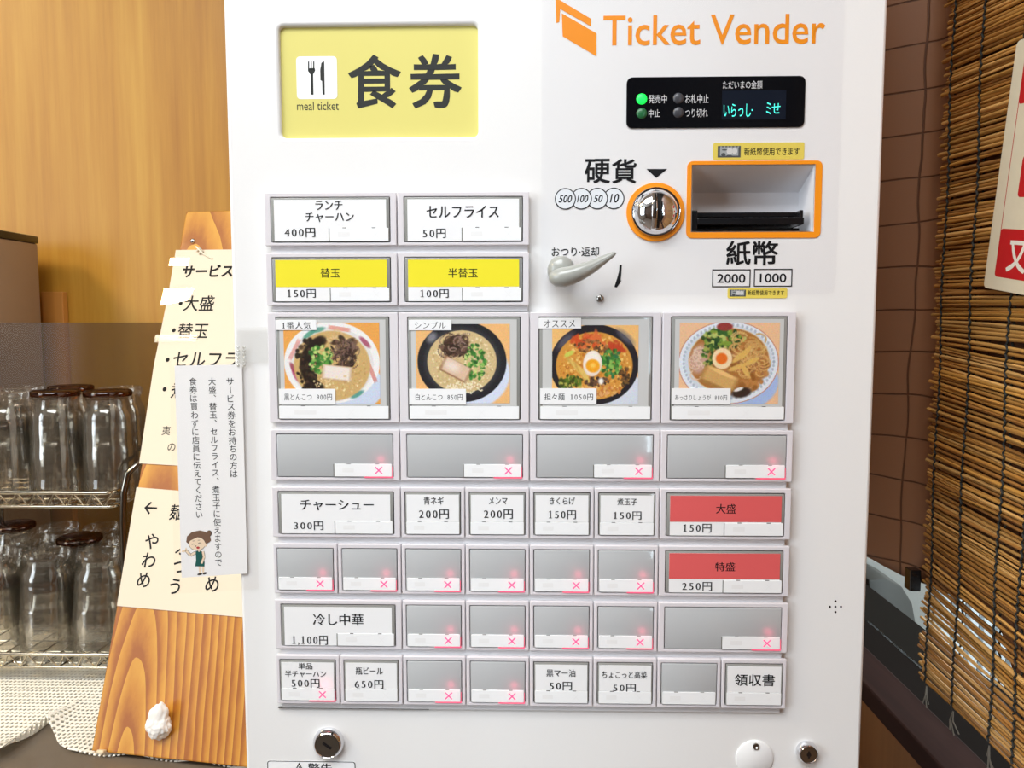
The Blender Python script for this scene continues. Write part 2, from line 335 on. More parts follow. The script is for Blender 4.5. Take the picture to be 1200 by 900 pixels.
# --- sign
sp = plate('sign_panel', [rr(sg[0]-.004, sg[1]-.004, sg[2]+.004, sg[3]+.004)], -0.0118, -0.0085, mat('pale_yellow_sign', (229, 219, 128), 0.3, coat=0.4), mach)
dc = -0.0084
letter('sign_lettering', [('食', (408, 64, 470, 127)), ('券', (479, 63, 541, 127))], MF, dc, INK2, sp, bold=0.024)
letter('sign_caption', [('meal ticket', (348, 119, 397, 129))], MF, dc, INK2, sp)
ic = MB(); ib = MF.box(347.5, 66, 395, 116, dc); poly_to(ic, MF, rr(*ib, 0.0025), dc, 0)
fk = lambda pts: poly_to(ic, MF, pxpoly(MF, pts, dc), dc+0.00005, 1)
for x in (361, 364, 367): fk([(x, 72), (x+1.4, 72), (x+1.4, 82), (x, 82)])
fk([(361, 80), (369, 80), (369.3, 83), (367, 87), (363.5, 87), (361, 83)]); fk([(364, 86), (367, 86), (367.4, 111), (364.6, 111)])
fk([(376.5, 74), (378.5, 72), (380, 72.2), (380.6, 111), (378, 111), (377.4, 95), (375.5, 94), (375.2, 82)])
link('meal_icon', flat(ic), [PAPER, INK2], sp)
# --- orange lettering and arrow mark on the door skin
dz = -PY+0.0002
letter('door_lettering', [('Ticket Vender', (707, 17, 967, 52.5))], MF, dz, ORANGE, mach, bold=.01)
lg = MB(); poly_to(lg, MF, pxpoly(MF, [(651, -3), (692.5, 22), (692.5, 31), (656.5, 10.5), (655.5, 25.5), (652, 27)], dz), dz); poly_to(lg, MF, pxpoly(MF, [(658.3, 15.5), (699, 39), (699, 66), (659.3, 42.5)], dz), dz)
link('arrow_mark', flat(lg), ORANGE, mach)
# --- display
db = MF.box(734, 90, 943, 150, -PY)
dp = plate('display', [rr(*db, 0.004)], -PY, -PY+0.0008, mat('black_display_panel', (13, 14, 18), 0.12, coat=0.4), mach, 0.0002)
d1 = -PY+0.00085
scr = MB(); poly_to(scr, MF, rr(*MF.box(846, 106, 921, 140, d1)), d1); link('screen', flat(scr), mat('navy_screen', (24, 30, 42), 0.15), dp)
letter('screen_lettering', [('いらっし', (848, 121.5, 880, 137)), ('·', (880.5, 128, 882.5, 130)), ('ミ', (898, 120, 903.5, 134)), ('せ', (904.5, 121, 914.5, 133))], MF, d1+0.0001, mat('cyan_lit_characters', (70, 225, 205), 0.5, emis=0.9), dp)
letter('display_lettering', [('発売中', (760, 111, 781.5, 121)), ('中止', (760, 128, 773.5, 137.5)), ('お札中止', (803, 110.5, 830.5, 121)), ('つり切れ', (803, 127.5, 829.5, 137.5)), ('ただいまの金額', (847, 94.5, 893.5, 104))], MF, d1, mat('white_print', (222, 222, 222), 0.5), dp)
for x, y, nm, mm, lab in ((752, 116, 'status_lamp', mat('green_lamp_lit', (20, 250, 80), 0.4, emis=1.0), 'lit green lamp'), (752, 132.8, 'status_lamp', mat('green_lamp_off', (38, 105, 62), 0.3), 'dark green lamp'),
                          (795, 115.2, 'status_lamp', mat('grey_lamp_off', (66, 67, 72), 0.3), None), (795, 131.8, 'status_lamp', MATS['grey_lamp_off'], None)):
    a, b = MF.loc(x, y, d1); r = 0.0036
    o = MB().lathe([(r, 0), (r*.92, 0.0004), (r*.6, 0.0009), (0.0002, 0.0011)], (a, PY-0.0008, b), (0, -1, 0), 24).obj(nm, mm, dp, smooth=60)
    if lab: o['label'] = lab
# --- stickers
STY = mat('yellow_sticker', (236, 214, 96), 0.35, coat=0.3)
def sticker(q, note, txt, under):
    b = MF.box(*q, dz); o = plate('bill_notice_sticker', [rr(*b, 0.0014)], -PY, dz+0.0001, STY, mach)
    k = MB(); cc = dz+0.00015; poly_to(k, MF, rr(*MF.box(*note, cc)), cc, 0)
    x0, y0, x1, y1 = note; W_, H_ = x1-x0, y1-y0
    poly_to(k, MF, rr(*MF.box(x0+W_*.1, y0+H_*.12, x1-W_*.1, y1-H_*.15, cc)), cc+.00003, 1)
    for fx, fy, rx, ry, mi in ((.52, .45, .13, .3, 2), (.74, .45, .11, .28, 2), (.25, .75, .1, .14, 0), (.5, .86, .12, .08, 0), (.3, .35, .12, .06, 0)):
        p = MF.loc(x0+W_*fx, y0+H_*fy, cc); poly_to(k, MF, ell(p[0], p[1], W_*rx*.00058, H_*ry*.00058, 16), cc+.00006, mi)
    for j in range(6):
        xx = x0+W_*(.12+.15*j); poly_to(k, MF, rr(*MF.box(xx, y0+H_*.03, xx+W_*.06, y0+H_*.12, cc)), cc+.00005, 1)
    link('banknote_picture', flat(k), [mat('note_dark', (75, 80, 82), .5), mat('note_mid', (165, 170, 170), .5), mat('note_light', (215, 215, 212), .5)], o)
    letter('sticker_lettering', [(txt, under)], MF, cc, INK, o, bold=0.012)
sticker((835.5, 167, 942.5, 187), (841, 171, 868, 184.5), '新紙幣使用できます', (872, 173, 937, 182))
sticker((852.5, 337.5, 922.5, 349.5), (855, 339.5, 874, 347.5), '新紙幣使用できます', (876, 340, 919, 346))
# --- coin side
letter('coin_lettering', [('硬', (685, 186, 715, 215)), ('貨', (717, 186, 746, 215))], MF, dz, INK, mach, bold=0.022)
tr = MB(); poly_to(tr, MF, pxpoly(MF, [(757.5, 198), (782, 198), (769, 208.5)], dz), dz)
for i, (x, t, b) in enumerate(((662.5, '500', (654.5, 228.5, 670.5, 237.5)), (681.2, '100', (676, 228.5, 689.5, 237.2)), (700, '50', (695.5, 228.3, 706.5, 237)), (719.3, '10', (714.5, 227, 725.5, 237.5)))):
    p = MF.loc(x, 233-i*.15, dz); hi = dz+0.0002-i*0.00005
    poly_to(tr, MF, ell(*p, 0.0072, n=40), hi-0.00003, 1); ring_to(tr, MF, ell(*p, 0.0072, n=40), ell(*p, 0.0065, n=40)[::-1], hi, 0)
    text_to(tr, MF, MF.box(*b, dz), t, hi+0.00002, 0, shear=0.25, bold=0.018)
link('coin_symbols', flat(tr), [INK, mat('coin_symbol_ground', (236, 240, 242), .5)], mach)
cx, cz = MF.loc(768, 248.8, -PY); rc = 0.0197
cs = plate('coin_slot', [ell(cx, cz, rc, n=64), ell(cx, cz, rc*.84, n=64)[::-1]], -PY-0.001, -PY+0.0012, ORANGE, mach, 0.0003)
hd = MB().lathe([(rc*.86, 0), (rc*.86, 0.0012), (rc*.83, 0.003), (rc*.80, 0.0022), (rc*.78, 0.0026), (rc*.70, 0.0062), (rc*.55, 0.0092), (rc*.3, 0.0112), (0.0003, 0.0118)], (cx, PY, cz), (0, -1, 0), 64)
hd.obj('chrome_dome', CHROME, cs, smooth=45)
sec = [(-.0145, .0035), (-.012, .0085), (-.006, .0128), (0, .0140), (.006, .0128), (.012, .0085), (.0145, .0035)]
fv = [(dx, z, h) for dx in (-.0040, -.0006) for z, h in sec+[(.0145, 0), (-.0145, 0)]]; nn = len(sec)+2
fin = MB().add([(cx+dx, PY-h, cz+z) for dx, z, h in fv], [tuple(range(nn)), tuple(range(2*nn-1, nn-1, -1))]+[(i, (i+1) % nn, (i+1) % nn+nn, i+nn) for i in range(nn)])
fin.obj('slot_ridge', CHROME, cs, 0.0006, 40)
sl = MB(); ss = [(-.0115, .0090), (-.006, .0124), (0, .0134), (.006, .0124), (.0115, .0090)]
sl.add([(cx+dx, PY-h, cz+z) for z, h in ss for dx in (-.0006, .0012)]+[(cx+dx, PY-.002, cz+z) for z in (-.0115, .0115) for dx in (-.0006, .0012)],
       [(2*i, 2*i+1, 2*i+3, 2*i+2) for i in range(4)]+[(0, 10, 11, 1), (8, 9, 13, 12), (1, 11, 13, 9, 7, 5, 3), (0, 2, 4, 6, 8, 12, 10)])
sl.obj('coin_opening', BLACK, cs)
# --- bill side
of = MF.box(804.5, 188.5, 962.5, 279, -PY); oi = (bo[0]+.0006, bo[1]+.0006, bo[2]-.0006, bo[3]-.0006)
bs = plate('bill_slot', [rr(*of, 0.004), rr(oi[0]-.0012, oi[1]-.0012, oi[2]+.0012, oi[3]+.0012)[::-1]], -PY, -PY+0.0006, ORANGE, mach, 0.0001)
yb = PY+0.027; zt = bo[3]-0.0135; x0, z0, x1, z1 = bo; xr = x1-0.001
rec = MB().add([(x0, PY, z0), (x1, PY, z0), (x1, PY, z1), (x0, PY, z1), (x0, yb, z0), (xr, yb, z0), (xr, yb, zt), (x0, yb, zt)], [(0, 1, 5, 4), (1, 2, 6, 5), (2, 3, 7, 6), (3, 0, 4, 7), (4, 5, 6, 7)])
rm = rec.mesh(); rm.flip_normals(); link('bill_recess', rm, mat('recess_grey', (238, 237, 240), 0.5), bs)
tb = MF.box(813, 249, 934, 271, -PY)
by0 = 0.012
tray = MB().box(x0+.0005, tb[2]+.004, by0, yb, z0+.0005, z0+.0028).box(x0+.004, tb[2]+.005, by0-.006, yb, z0+.0046, z0+.0092).box(x0+.0005, x0+.0045, by0-.004, yb, z0+.0005, z0+.0145).box(tb[2]+.0025, tb[2]+.005, by0-.004, yb, z0+.0046, z0+.0145).box(x0+.004, tb[2]+.005, by0+.006, yb, z0+.0112, z0+.0145)
tray.obj('bill_tray', BLACK, bs, 0.0005)
letter('bill_lettering', [('紙', (851, 282, 880, 311)), ('幣', (882, 282, 912, 311))], MF, dz, INK, mach, bold=0.02)
bx = MB()
for q, t, tb_ in (((834.5, 315.5, 879.5, 336.5), '2000', (840.5, 321, 873.5, 331.5)), ((883.5, 315, 928.5, 336), '1000', (890.5, 320.5, 921.5, 331))):
    a = MF.box(*q, dz); ring_to(bx, MF, rr(*a), rr(a[0]+.0007, a[1]+.0007, a[2]-.0007, a[3]-.0007)[::-1], dz); text_to(bx, MF, MF.box(*tb_, dz), t, dz, bold=0.012)
link('bill_symbols', flat(bx), INK, mach)
letter('return_lettering', [('おつり·返却', (646.5, 289.5, 702, 300.5))], MF, dz, INK, mach, bold=.01)
ar = MB(); poly_to(ar, MF, pxpoly(MF, [(726, 310), (728.8, 310.6), (728, 322), (727.2, 329), (722.5, 336.8), (720, 336), (723.2, 326), (725.4, 318)], dz), dz)
poly_to(ar, MF, pxpoly(MF, [(720, 336.5), (722.8, 336.8), (728.6, 328.4), (724.5, 329.6)], dz), dz+.00003); link('return_arrow', flat(ar), INK, mach)
# lever
LEV = mat('grey_lever_plastic', (164, 165, 158), 0.3, coat=0.3)
def at(px, py, y): p = onY(px, py, y); return p
lv = MB(); a = MF.loc(657, 317, -PY)
lv.lathe([(0.0092, 0), (0.0092, 0.010), (0.0085, 0.0135), (0.006, 0.016), (0.0003, 0.0168)], (a[0], PY, a[1]), (0, -1, 0), 32)
lever = lv.obj('return_lever', LEV, mach, smooth=50)
hp = [(645.5, 324, -.012, 2), (648, 324.5, -.0135, 6.2), (652, 325.5, -.0148, 8.6), (660, 325, -.016, 9.6), (670, 322.5, -.0165, 9), (682, 318, -.0165, 7.8), (694, 312.3, -.016, 6.2), (705, 306, -.0155, 4.6), (714, 300.6, -.0155, 3.2), (719, 297.8, -.016, 2.3), (721.5, 296.3, -.016, 0.9)]
hb = MB().tube([at(x, y, d) for x, y, d, r in hp], [r*0.00057*1.2 for x, y, d, r in hp], 20)
hb.obj('lever_handle', LEV, lever, smooth=60)
a = MF.loc(703, 350, -PY); MB().lathe([(0.0026, 0), (0.0026, 0.0014), (0.0018, 0.0022), (0.0003, 0.0024)], (a[0], PY, a[1]), (0, -1, 0), 20).obj('screw', STEEL, mach, smooth=40)
# clear protective film over the payment area
fb = MF.box(634.5, -8, 984, 345, -PY)
film_holes = [ell(cx, cz, rc*1.03, n=48)[::-1], rr(of[0]-.0003, of[1]-.0003, of[2]+.0003, of[3]+.0003, .004)[::-1], ell(*MF.loc(657, 317, -PY), 0.0098, n=32)[::-1]]
plate('clear_film', [rr(fb[0], fb[1], fb[2], fb[3], 0.006)]+film_holes, -PY+0.0010, -PY+0.0011, film('clear_film', (254, 254, 255), 0.018, 0.06), mach)
# --- locks, cover disc, speaker holes, caution label
def lock(px, py, r, slot):
    a = MF.loc(px, py, -PY); o = MB().lathe([(r*1.0, 0), (r*1.0, .0015), (r*.93, .004), (r*.8, .0055), (r*.76, .0050), (r*.74, .0046)], (a[0], PY, a[1]), (0, -1, 0), 40).obj('key_lock', CHROME, mach, smooth=40)
    MB().lathe([(r*.74, 0.003), (r*.74, .0050), (r*.1, .0052)], (a[0], PY, a[1]), (0, -1, 0), 32).obj('lock_core', mat('lock_core_steel', (140, 136, 128), .35, metal=1), o, smooth=40)
    F2 = Frame((a[0], PY, a[1]), (1, 0, 0), (0, 0, 1)); k = MB()
    t = slot; u = Vector((math.cos(t), math.sin(t))); v = Vector((-u.y, u.x)); L, Wd = r*.33, r*.09
    pts = [u*L+v*Wd, -u*L+v*Wd, -u*L-v*Wd, u*L-v*Wd]; poly_to(k, F2, [(p.x, p.y) for p in pts], .0053)
    if abs(t) > 1.2: poly_to(k, F2, ell(0, 0, r*.2, n=20), .00532)
    link('keyhole', flat(k), BLACK, o)
lock(385.5, 869.5, 0.0113, -0.62); lock(945, 880, 0.0078, PI/2)
a = MF.loc(884, 888, -PY); cvd = MB().lathe([(0.0133, 0), (0.0133, .0008), (0.0125, .0014), (0.0003, .0015)], (a[0], PY, a[1]), (0, -1, 0), 48).obj('cover_disc', mat('white_cover_disc', (246, 246, 245), .35), mach, smooth=40)
a = MF.loc(885, 873, -PY); MB().lathe([(0.0023, 0.0012), (0.0023, .0024), (0.0014, .0026), (.0006, .0018)], (a[0], PY, a[1]), (0, -1, 0), 20).obj('disc_screw', STEEL, cvd)
sh = MB()
for x, y in ((979, 704.5), (972.5, 711), (979, 711), (985.5, 711), (979, 717.3)): poly_to(sh, MF, ell(*MF.loc(x, y, dz), .00075, n=16), dz)
link('speaker_holes', flat(sh), BLACK, mach)
wb = MF.box(314, 892, 417, 960, dz); wl = plate('caution_label', [rr(*wb, .002)], -PY, dz, PAPER, mach)
k = MB(); ring_to(k, MF, rr(*wb, .002), rr(wb[0]+.0006, wb[1]+.0006, wb[2]-.0006, wb[3]-.0006, .0016)[::-1], dz+.00005)
text_to(k, MF, MF.box(361, 894.5, 389, 907, dz), '警告', dz+.00005, bold=.015)
ring_to(k, MF, pxpoly(MF, [(350.5, 893.5), (357.5, 906.5), (343.5, 906.5)], dz), pxpoly(MF, [(350.5, 896), (355.3, 905.2), (345.7, 905.2)], dz), dz+.00005)
poly_to(k, MF, pxpoly(MF, [(350, 898), (351.1, 898), (350.8, 902), (350.2, 902)], dz), dz+.00005)
link('caution_lettering', flat(k), INK, wl)

# --- selection buttons
def gx(i): return (i-4)*c+(-RX if i == 0 else RX if i == 8 else 0)
def gz(r): return 1.35-(r-2)*R
plU = plate('button_panel', [rr(gx(0)+.003, gz(2)+.0005, gx(4)-.0012, gz(0)-.003)], -PY, -0.0036, WHITE2, mach, 0.0003)
plL = plate('button_panel', [rr(gx(0)+.003, gz(9)-.0003, gx(8)-.003, gz(2)-.003)], -PY, -0.0036, WHITE2, mach, 0.0003)
sm = MB().box(*[MF.loc(327, 836.5, -PY)[0], MF.loc(503, 836.5, -PY)[0]], -.0001+PY-.0016, PY, gz(9)-.0008, gz(9)-.0003); sm.obj('panel_seam', GAP, mach)
PH = vcol('printed_food_photo', 0.3, 0.5)
# a small painter for the printed food photographs
def paint_init(H, W, col): return np.ones((H, W, 3))*np.array(col, float)
def grid(A): H, W, _ = A.shape; return np.meshgrid((np.arange(W)+.5)/W, (np.arange(H)+.5)/H)
def E(A, cx, cy, rx, ry, col, rot=0, soft=0.06, alpha=1.0, rect=False):
    X, Y = grid(A); asp = A.shape[1]/A.shape[0]; dx, dy = (X-cx), (Y-cy)/asp; t = math.radians(rot)
    u = dx*math.cos(t)+dy*math.sin(t); v = -dx*math.sin(t)+dy*math.cos(t); ry = ry/asp
    d = np.maximum(abs(u)/rx, abs(v)/ry) if rect else np.sqrt((u/rx)**2+(v/ry)**2)
    m = np.clip((1-d)/soft+.5, 0, 1)[..., None]*alpha; A[:] = A*(1-m)+m*np.array(col, float)
def specks(A, n, cx, cy, rx, ry, cols, s0, s1, rng, long=1.0, alpha=.9):
    for _ in range(n):
        a = rng.uniform(0, 2*PI); q = math.sqrt(rng.random()); s = rng.uniform(s0, s1)
        E(A, cx+rx*q*math.cos(a), cy+ry*q*math.sin(a), s*rng.uniform(1, long), s*1.1, cols[rng.integers(len(cols))], rng.uniform(0, 180), .6, alpha)
def arcs(A, n, cx, cy, rx, ry, cols, rng, w=.008):
    for _ in range(n):
        x, y = cx+rng.uniform(-rx, rx), cy+rng.uniform(-ry, ry); r = rng.uniform(.03, .09); a0 = rng.uniform(0, 6); col = cols[rng.integers(len(cols))]
        for t in np.linspace(a0, a0+2.4, 10): E(A, x+r*math.cos(t), y+r*math.sin(t), w, w*1.2, col, 0, .8, .8)
GREEN = [(60, 120, 50), (95, 160, 70), (40, 90, 40), (140, 190, 90), (200, 215, 130), (70, 140, 60)]
BRN = [(70, 50, 40), (95, 70, 55), (50, 38, 32), (120, 92, 75)]
def ramen(kind):
    rng = np.random.default_rng(kind+3); H, W = 112, 136
    if kind == 0:
        A = paint_init(H, W, (236, 166, 84)); E(A, .72, .78, .32, .30, (205, 215, 235)); E(A, .5, .49, .5, .5, (240, 238, 236), soft=.02); E(A, .5, .51, .435, .455, (228, 225, 222), soft=.02)
        for x, y, rot, col in ((.585, .075, 8, (225, 150, 135)), (.11, .33, -62, (225, 160, 150)), (.915, .6, 68, (215, 140, 130))): E(A, x, y, .11, .025, col, rot, .3, .85, True)
        for x, y, rot, col in ((.27, .14, -35, (70, 150, 125)), (.76, .88, -28, (60, 140, 125)), (.36, .09, -15, (80, 150, 130)), (.85, .24, 45, (160, 60, 90)), (.12, .65, 60, (190, 70, 120)), (.1, .57, 60, (150, 50, 70))): E(A, x, y, .075, .03, col, rot, .5, .8)
        E(A, .5, .53, .40, .43, (208, 172, 112), soft=.05); specks(A, 260, .5, .53, .36, .39, [(225, 195, 140), (195, 155, 95), (215, 180, 120)], .008, .016, rng)
        for t in np.linspace(-2.0, -4.15, 30): E(A, .50+.30*math.cos(t)+.02, .52+.33*math.sin(t), .055, .06, (42, 32, 26), 0, .5, .8)
        specks(A, 70, .24, .5, .12, .32, [(35, 28, 24), (80, 60, 45), (60, 48, 36)], .01, .03, rng); arcs(A, 10, .58, .2, .12, .05, [(220, 190, 140)], rng, .009)
        specks(A, 60, .63, .38, .13, .2, BRN, .012, .03, rng, 3); arcs(A, 26, .63, .38, .09, .14, [(95, 72, 62), (130, 105, 92), (60, 44, 38)], rng)
        specks(A, 110, .38, .45, .13, .17, GREEN, .008, .02, rng, 1.6); E(A, .55, .62, .16, .095, (200, 165, 120), 6, .15, 1, True); E(A, .55, .615, .14, .08, (240, 226, 216), 6, .3, 1, True)
        specks(A, 40, .55, .74, .25, .1, [(225, 200, 150), (240, 225, 180)], .006, .012, rng)
    elif kind == 1:
        A = paint_init(H, W, (240, 186, 122)); E(A, .57, .62, .43, .45, (214, 222, 240)); E(A, .49, .475, .475, .51, (42, 42, 46), soft=.02); E(A, .49, .475, .405, .43, (60, 60, 63), soft=.1)
        E(A, .17, .17, .06, .05, (150, 150, 155), -45, .9, .8); E(A, .49, .475, .37, .395, (212, 186, 136), soft=.03)
        specks(A, 420, .49, .475, .34, .36, [(228, 206, 160), (196, 164, 112), (205, 178, 128), (235, 218, 178)], .006, .014, rng); specks(A, 90, .52, .8, .2, .08, [(240, 228, 195)], .006, .012, rng)
        specks(A, 60, .42, .29, .15, .13, BRN, .012, .028, rng, 3); arcs(A, 30, .42, .28, .13, .1, [(95, 72, 62), (150, 125, 112), (60, 44, 38)], rng)
        specks(A, 130, .63, .48, .115, .23, GREEN, .008, .02, rng, 1.4); E(A, .42, .57, .155, .10, (150, 105, 75), 27, .2, 1, True); E(A, .425, .565, .14, .09, (222, 190, 160), 27, .2, 1, True); E(A, .385, .53, .08, .06, (244, 232, 226), 27, 1.2, .7)
    elif kind == 2:
        A = paint_init(H, W, (242, 190, 118)); E(A, .75, .85, .33, .28, (214, 220, 232)); E(A, .49, .50, .515, .51, (42, 38, 42), soft=.02); E(A, .85, .15, .12, .05, (110, 108, 118), 38, .9, .7); E(A, .15, .2, .12, .05, (105, 100, 115), -42, .9, .7)
        E(A, .49, .515, .445, .43, (214, 150, 66), soft=.03); specks(A, 420, .49, .52, .41, .40, [(232, 176, 90), (205, 130, 50), (190, 115, 45), (240, 200, 120)], .008, .018, rng)
        specks(A, 30, .42, .2, .2, .08, [(205, 80, 40), (220, 110, 60)], .015, .03, rng, 3); specks(A, 14, .72, .28, .1, .08, [(190, 70, 40)], .015, .03, rng, 3)
        specks(A, 70, .45, .28, .2, .1, [(130, 85, 50), (90, 60, 40), (165, 115, 70)], .01, .018, rng); specks(A, 110, .68, .48, .13, .18, GREEN[:4]+[(50, 110, 70)], .01, .024, rng, 1.5)
        specks(A, 50, .22, .72, .13, .09, [(90, 120, 40), (60, 70, 30), (190, 180, 90)], .01, .025, rng, 2)
        for k in range(4): E(A, .28+.035*k, .53+.04*k, .15, .03, (226, 190, 100) if k % 2 else (205, 165, 80), 42+4*k, .4, 1)
        E(A, .2, .36, .06, .03, (200, 205, 90), -25, .4); specks(A, 60, .52, .72, .14, .06, [(70, 50, 40), (110, 80, 60)], .01, .02, rng); specks(A, 50, .84, .66, .07, .12, [(60, 45, 35), (120, 85, 50)], .01, .02, rng); E(A, .57, .71, .03, .04, (250, 245, 235), 0, .8)
        E(A, .47, .485, .11, .165, (236, 218, 200), 8, .1); E(A, .465, .47, .095, .14, (247, 236, 224), 8, .2); E(A, .473, .515, .082, .085, (244, 166, 40), 8, .25); E(A, .475, .51, .03, .03, (252, 200, 90), 0, .9)
        specks(A, 60, .6, .83, .22, .07, [(225, 170, 110), (200, 120, 60)], .01, .02, rng)
    else:
        A = paint_init(H, W, (238, 192, 150)); E(A, .62, .72, .38, .36, (168, 190, 232)); E(A, .494, .49, .505, .51, (200, 140, 120), soft=.01); E(A, .494, .49, .495, .50, (226, 232, 240), soft=.01); E(A, .494, .475, .44, .44, (208, 216, 226), soft=.02)
        for t in np.linspace(0, 2*PI, 60): E(A, .496+.452*math.cos(t), .478+.452*math.sin(t), .012, .02, (150, 160, 175), 0, .5, .6)
        E(A, .498, .465, .41, .405, (226, 210, 180), soft=.02); E(A, .498, .465, .40, .395, (172, 114, 58), soft=.04); specks(A, 90, .6, .55, .3, .3, [(190, 130, 70), (150, 95, 45), (160, 110, 70)], .015, .04, rng)
        E(A, .2, .45, .09, .18, (205, 165, 150), 10, .4, .9); arcs(A, 16, .18, .5, .06, .18, [(225, 195, 170)], rng)
        specks(A, 130, .43, .2, .22, .12, [(40, 75, 35), (60, 100, 45), (30, 60, 32), (130, 160, 60), (190, 200, 110)], .01, .026, rng, 1.4); specks(A, 50, .29, .4, .06, .16, [(40, 70, 35), (70, 105, 45), (160, 170, 80)], .01, .022, rng)
        E(A, .45, .05, .08, .05, (150, 60, 55), 0, .3); arcs(A, 26, .68, .3, .14, .12, [(222, 185, 120), (205, 160, 95)], rng, .01); arcs(A, 22, .72, .55, .14, .14, [(215, 170, 105)], rng, .008)
        for k, (x, y, r) in enumerate(((.6, .42, -40), (.66, .37, -50), (.58, .55, -20), (.72, .48, -25), (.66, .58, 60))): E(A, x, y, .09, .03, (222, 178, 96), r, .4)
        E(A, .40, .70, .18, .11, (168, 122, 66), 24, .15, 1, True); E(A, .41, .68, .165, .09, (210, 165, 100), 24, .3, 1, True); E(A, .44, .62, .14, .025, (236, 190, 120), 24, .5)
        E(A, .43, .44, .10, .13, (245, 216, 172), 0, .12); E(A, .425, .44, .058, .068, (232, 112, 34), 0, .3); E(A, .63, .86, .1, .06, (60, 45, 38), -10, .4); E(A, .6, .82, .05, .02, (250, 245, 240), -20, .5, .9)
    A += rng.normal(0, 5, A.shape); return np.clip(A, 0, 255)/255.
def photo_print(bb, kind, parent):
    A = ramen(kind); H, W, _ = A.shape; x0, z0, x1, z1 = bb
    X = np.linspace(x0, x1, W+1); Z = np.linspace(z1, z0, H+1)
    V = [(x, -0.00075, z) for z in Z for x in X]; Fc = [(r*(W+1)+q, (r+1)*(W+1)+q, (r+1)*(W+1)+q+1, r*(W+1)+q+1) for r in range(H) for q in range(W)]
    me = bpy.data.meshes.new('p'); me.from_pydata(V, [], Fc)
    a = me.color_attributes.new('Col', 'FLOAT_COLOR', 'CORNER')
    L_ = np.where(A <= .04045, A/12.92, ((A+.055)/1.055)**2.4).reshape(-1, 3)
    buf = np.ones((H*W, 4, 4)); buf[:, :, :3] = L_[:, None, :]; a.data.foreach_set('color', buf.ravel())
    return link('food_photo', me, PH, parent)
def button(i0, i1, r0, rs=1, kind='empty', texts=(), lit=False, photo=None, tagq=None, priceq=None, photoq=None, label=None):
    wide = i1-i0 == 2; x0, x1 = gx(i0)+.0004, gx(i1)-.0004; zt_ = gz(r0)-.0002; zb = zt_-(R*rs-.0048)
    mx_ = .0058 if rs == 2 else (.0042 if wide else .0024); mz = .0030
    a0, a1, b0, b1 = x0+mx_, x1-mx_, zb+.0022, zt_-mz
    root = plate('ticket_button', [rr(x0, zb, x1, zt_, .0006, 2), rr(a0, b0, a1, b1, .0006, 2)[::-1]], -0.0036, 0.0, BEZEL, mach, 0.0005)
    if label: root['label'] = label
    MB().box(a0-.0003, a1+.0003, .0030, .0036, b0-.0003, b1+.0003).obj('button_well', GAP, root)
    g = .0005
    MB().box(a0+g, a1-g, -.0004, .0030, b0+g, b1-g).obj('clear_cap', CAPG if kind != 'empty' else CAPE, root, .0004, 40)
    sH = .0088; full = (not wide) or rs == 2
    sx0 = a0+.0012 if full else a0+(a1-a0)*.495; sx1 = a1-.0012; sz0, sz1 = b0+.0008, b0+.0008+sH
    if kind in ('white', 'yellow', 'red', 'photo'):
        i_ = .0026 if wide else .0014
        pts = rr(a0+i_, b0+.0007, a1-i_, b1-.0018)
        if full: pts = rr(a0+i_, sz1+.0002, a1-i_, b1-.0018)
        plate('photo_card' if kind == 'photo' else 'menu_card', [pts], .0002, .00062, CARDG if kind == 'photo' else CARD, root)
        if kind in ('yellow', 'red'):
            plate('colour_band', [rr(a0+i_, sz1+.0008, a1-i_, b1-.0018)], .0006, .00075, CARDY if kind == 'yellow' else CARDR, root)
    plate('status_strip', [rr(sx0, sz0, sx1, sz1, .0004, 2)], .0002, .0009, STRIP, root, 0.0001)
    if not full: MB().box(sx0-.0007, sx0-.0001, -.0008, 0, sz0, sz1).obj('strip_edge', mat('strip_edge_grey', (120, 118, 112), .3), root)
    k = MB(); w_ = sx1-sx0; zc = (sz0+sz1)/2
    poly_to(k, MF, rr(sx0+w_*.14, zc-.0014, sx0+w_*.34, zc+.0016), .00095)
    if rs == 2 or not lit:
        xc = sx0+w_*(.66 if rs == 2 else .78)
        for s_ in (1, -1): poly_to(k, MF, [(xc-.0021, zc-.0021*s_-.00012), (xc+.0021, zc+.0021*s_-.00012), (xc+.0021, zc+.0021*s_+.00012), (xc-.0021, zc-.0021*s_+.00012)], .00095)
    link('strip_print', flat(k), FAINT, root)
    n_ = MB()
    for t in ((.22, .82) if wide and rs == 2 else (.25, .75)):
        n_.box(sx0+w_*t-.0013, sx0+w_*t+.0013, -.0010, .0002, sz1-.0001, sz1+.0003)
    n_.obj('strip_clips', GAP if kind != 'empty' else CAPG, root)
    if lit:
        k = MB(); xc = sx0+w_*.775; q = .0024; h = .00042
        for s_ in (1, -1):
            poly_to(k, MF, [(xc-q-h*.7, zc-s_*(q)+s_*h*.7), (xc-q+h*.7, zc-s_*(q)-s_*h*.7), (xc+q+h*.7, zc+s_*q-s_*h*.7), (xc+q-h*.7, zc+s_*q+s_*h*.7)][::(1 if s_ > 0 else -1)], .00096+.00002*s_)
        x_ = link('sold_out_mark', flat(k), LEDX, root); x_['label'] = 'lit pink sold-out cross'
        MB().box(sx0+w_*.52, sx1+.0004, -.0009, .0004, sz0-.0007, sz0-.0004).box(sx1+.0004, sx1+.0006, -.0007, .0004, sz0-.0008, sz1*.8+sz0*.2).obj('led_edge', LEDR, root)
        l = bpy.data.lights.new('sold_out_led', 'POINT'); l.energy = .0005; l.color = (1, .06, .16); l.shadow_soft_size = .003
        lo = bpy.data.objects.new('sold_out_led', l); COL.objects.link(lo); lo.parent = root; lo.location = Vector((xc+.002, -.0036, sz1+.0028))-WL[root.name]
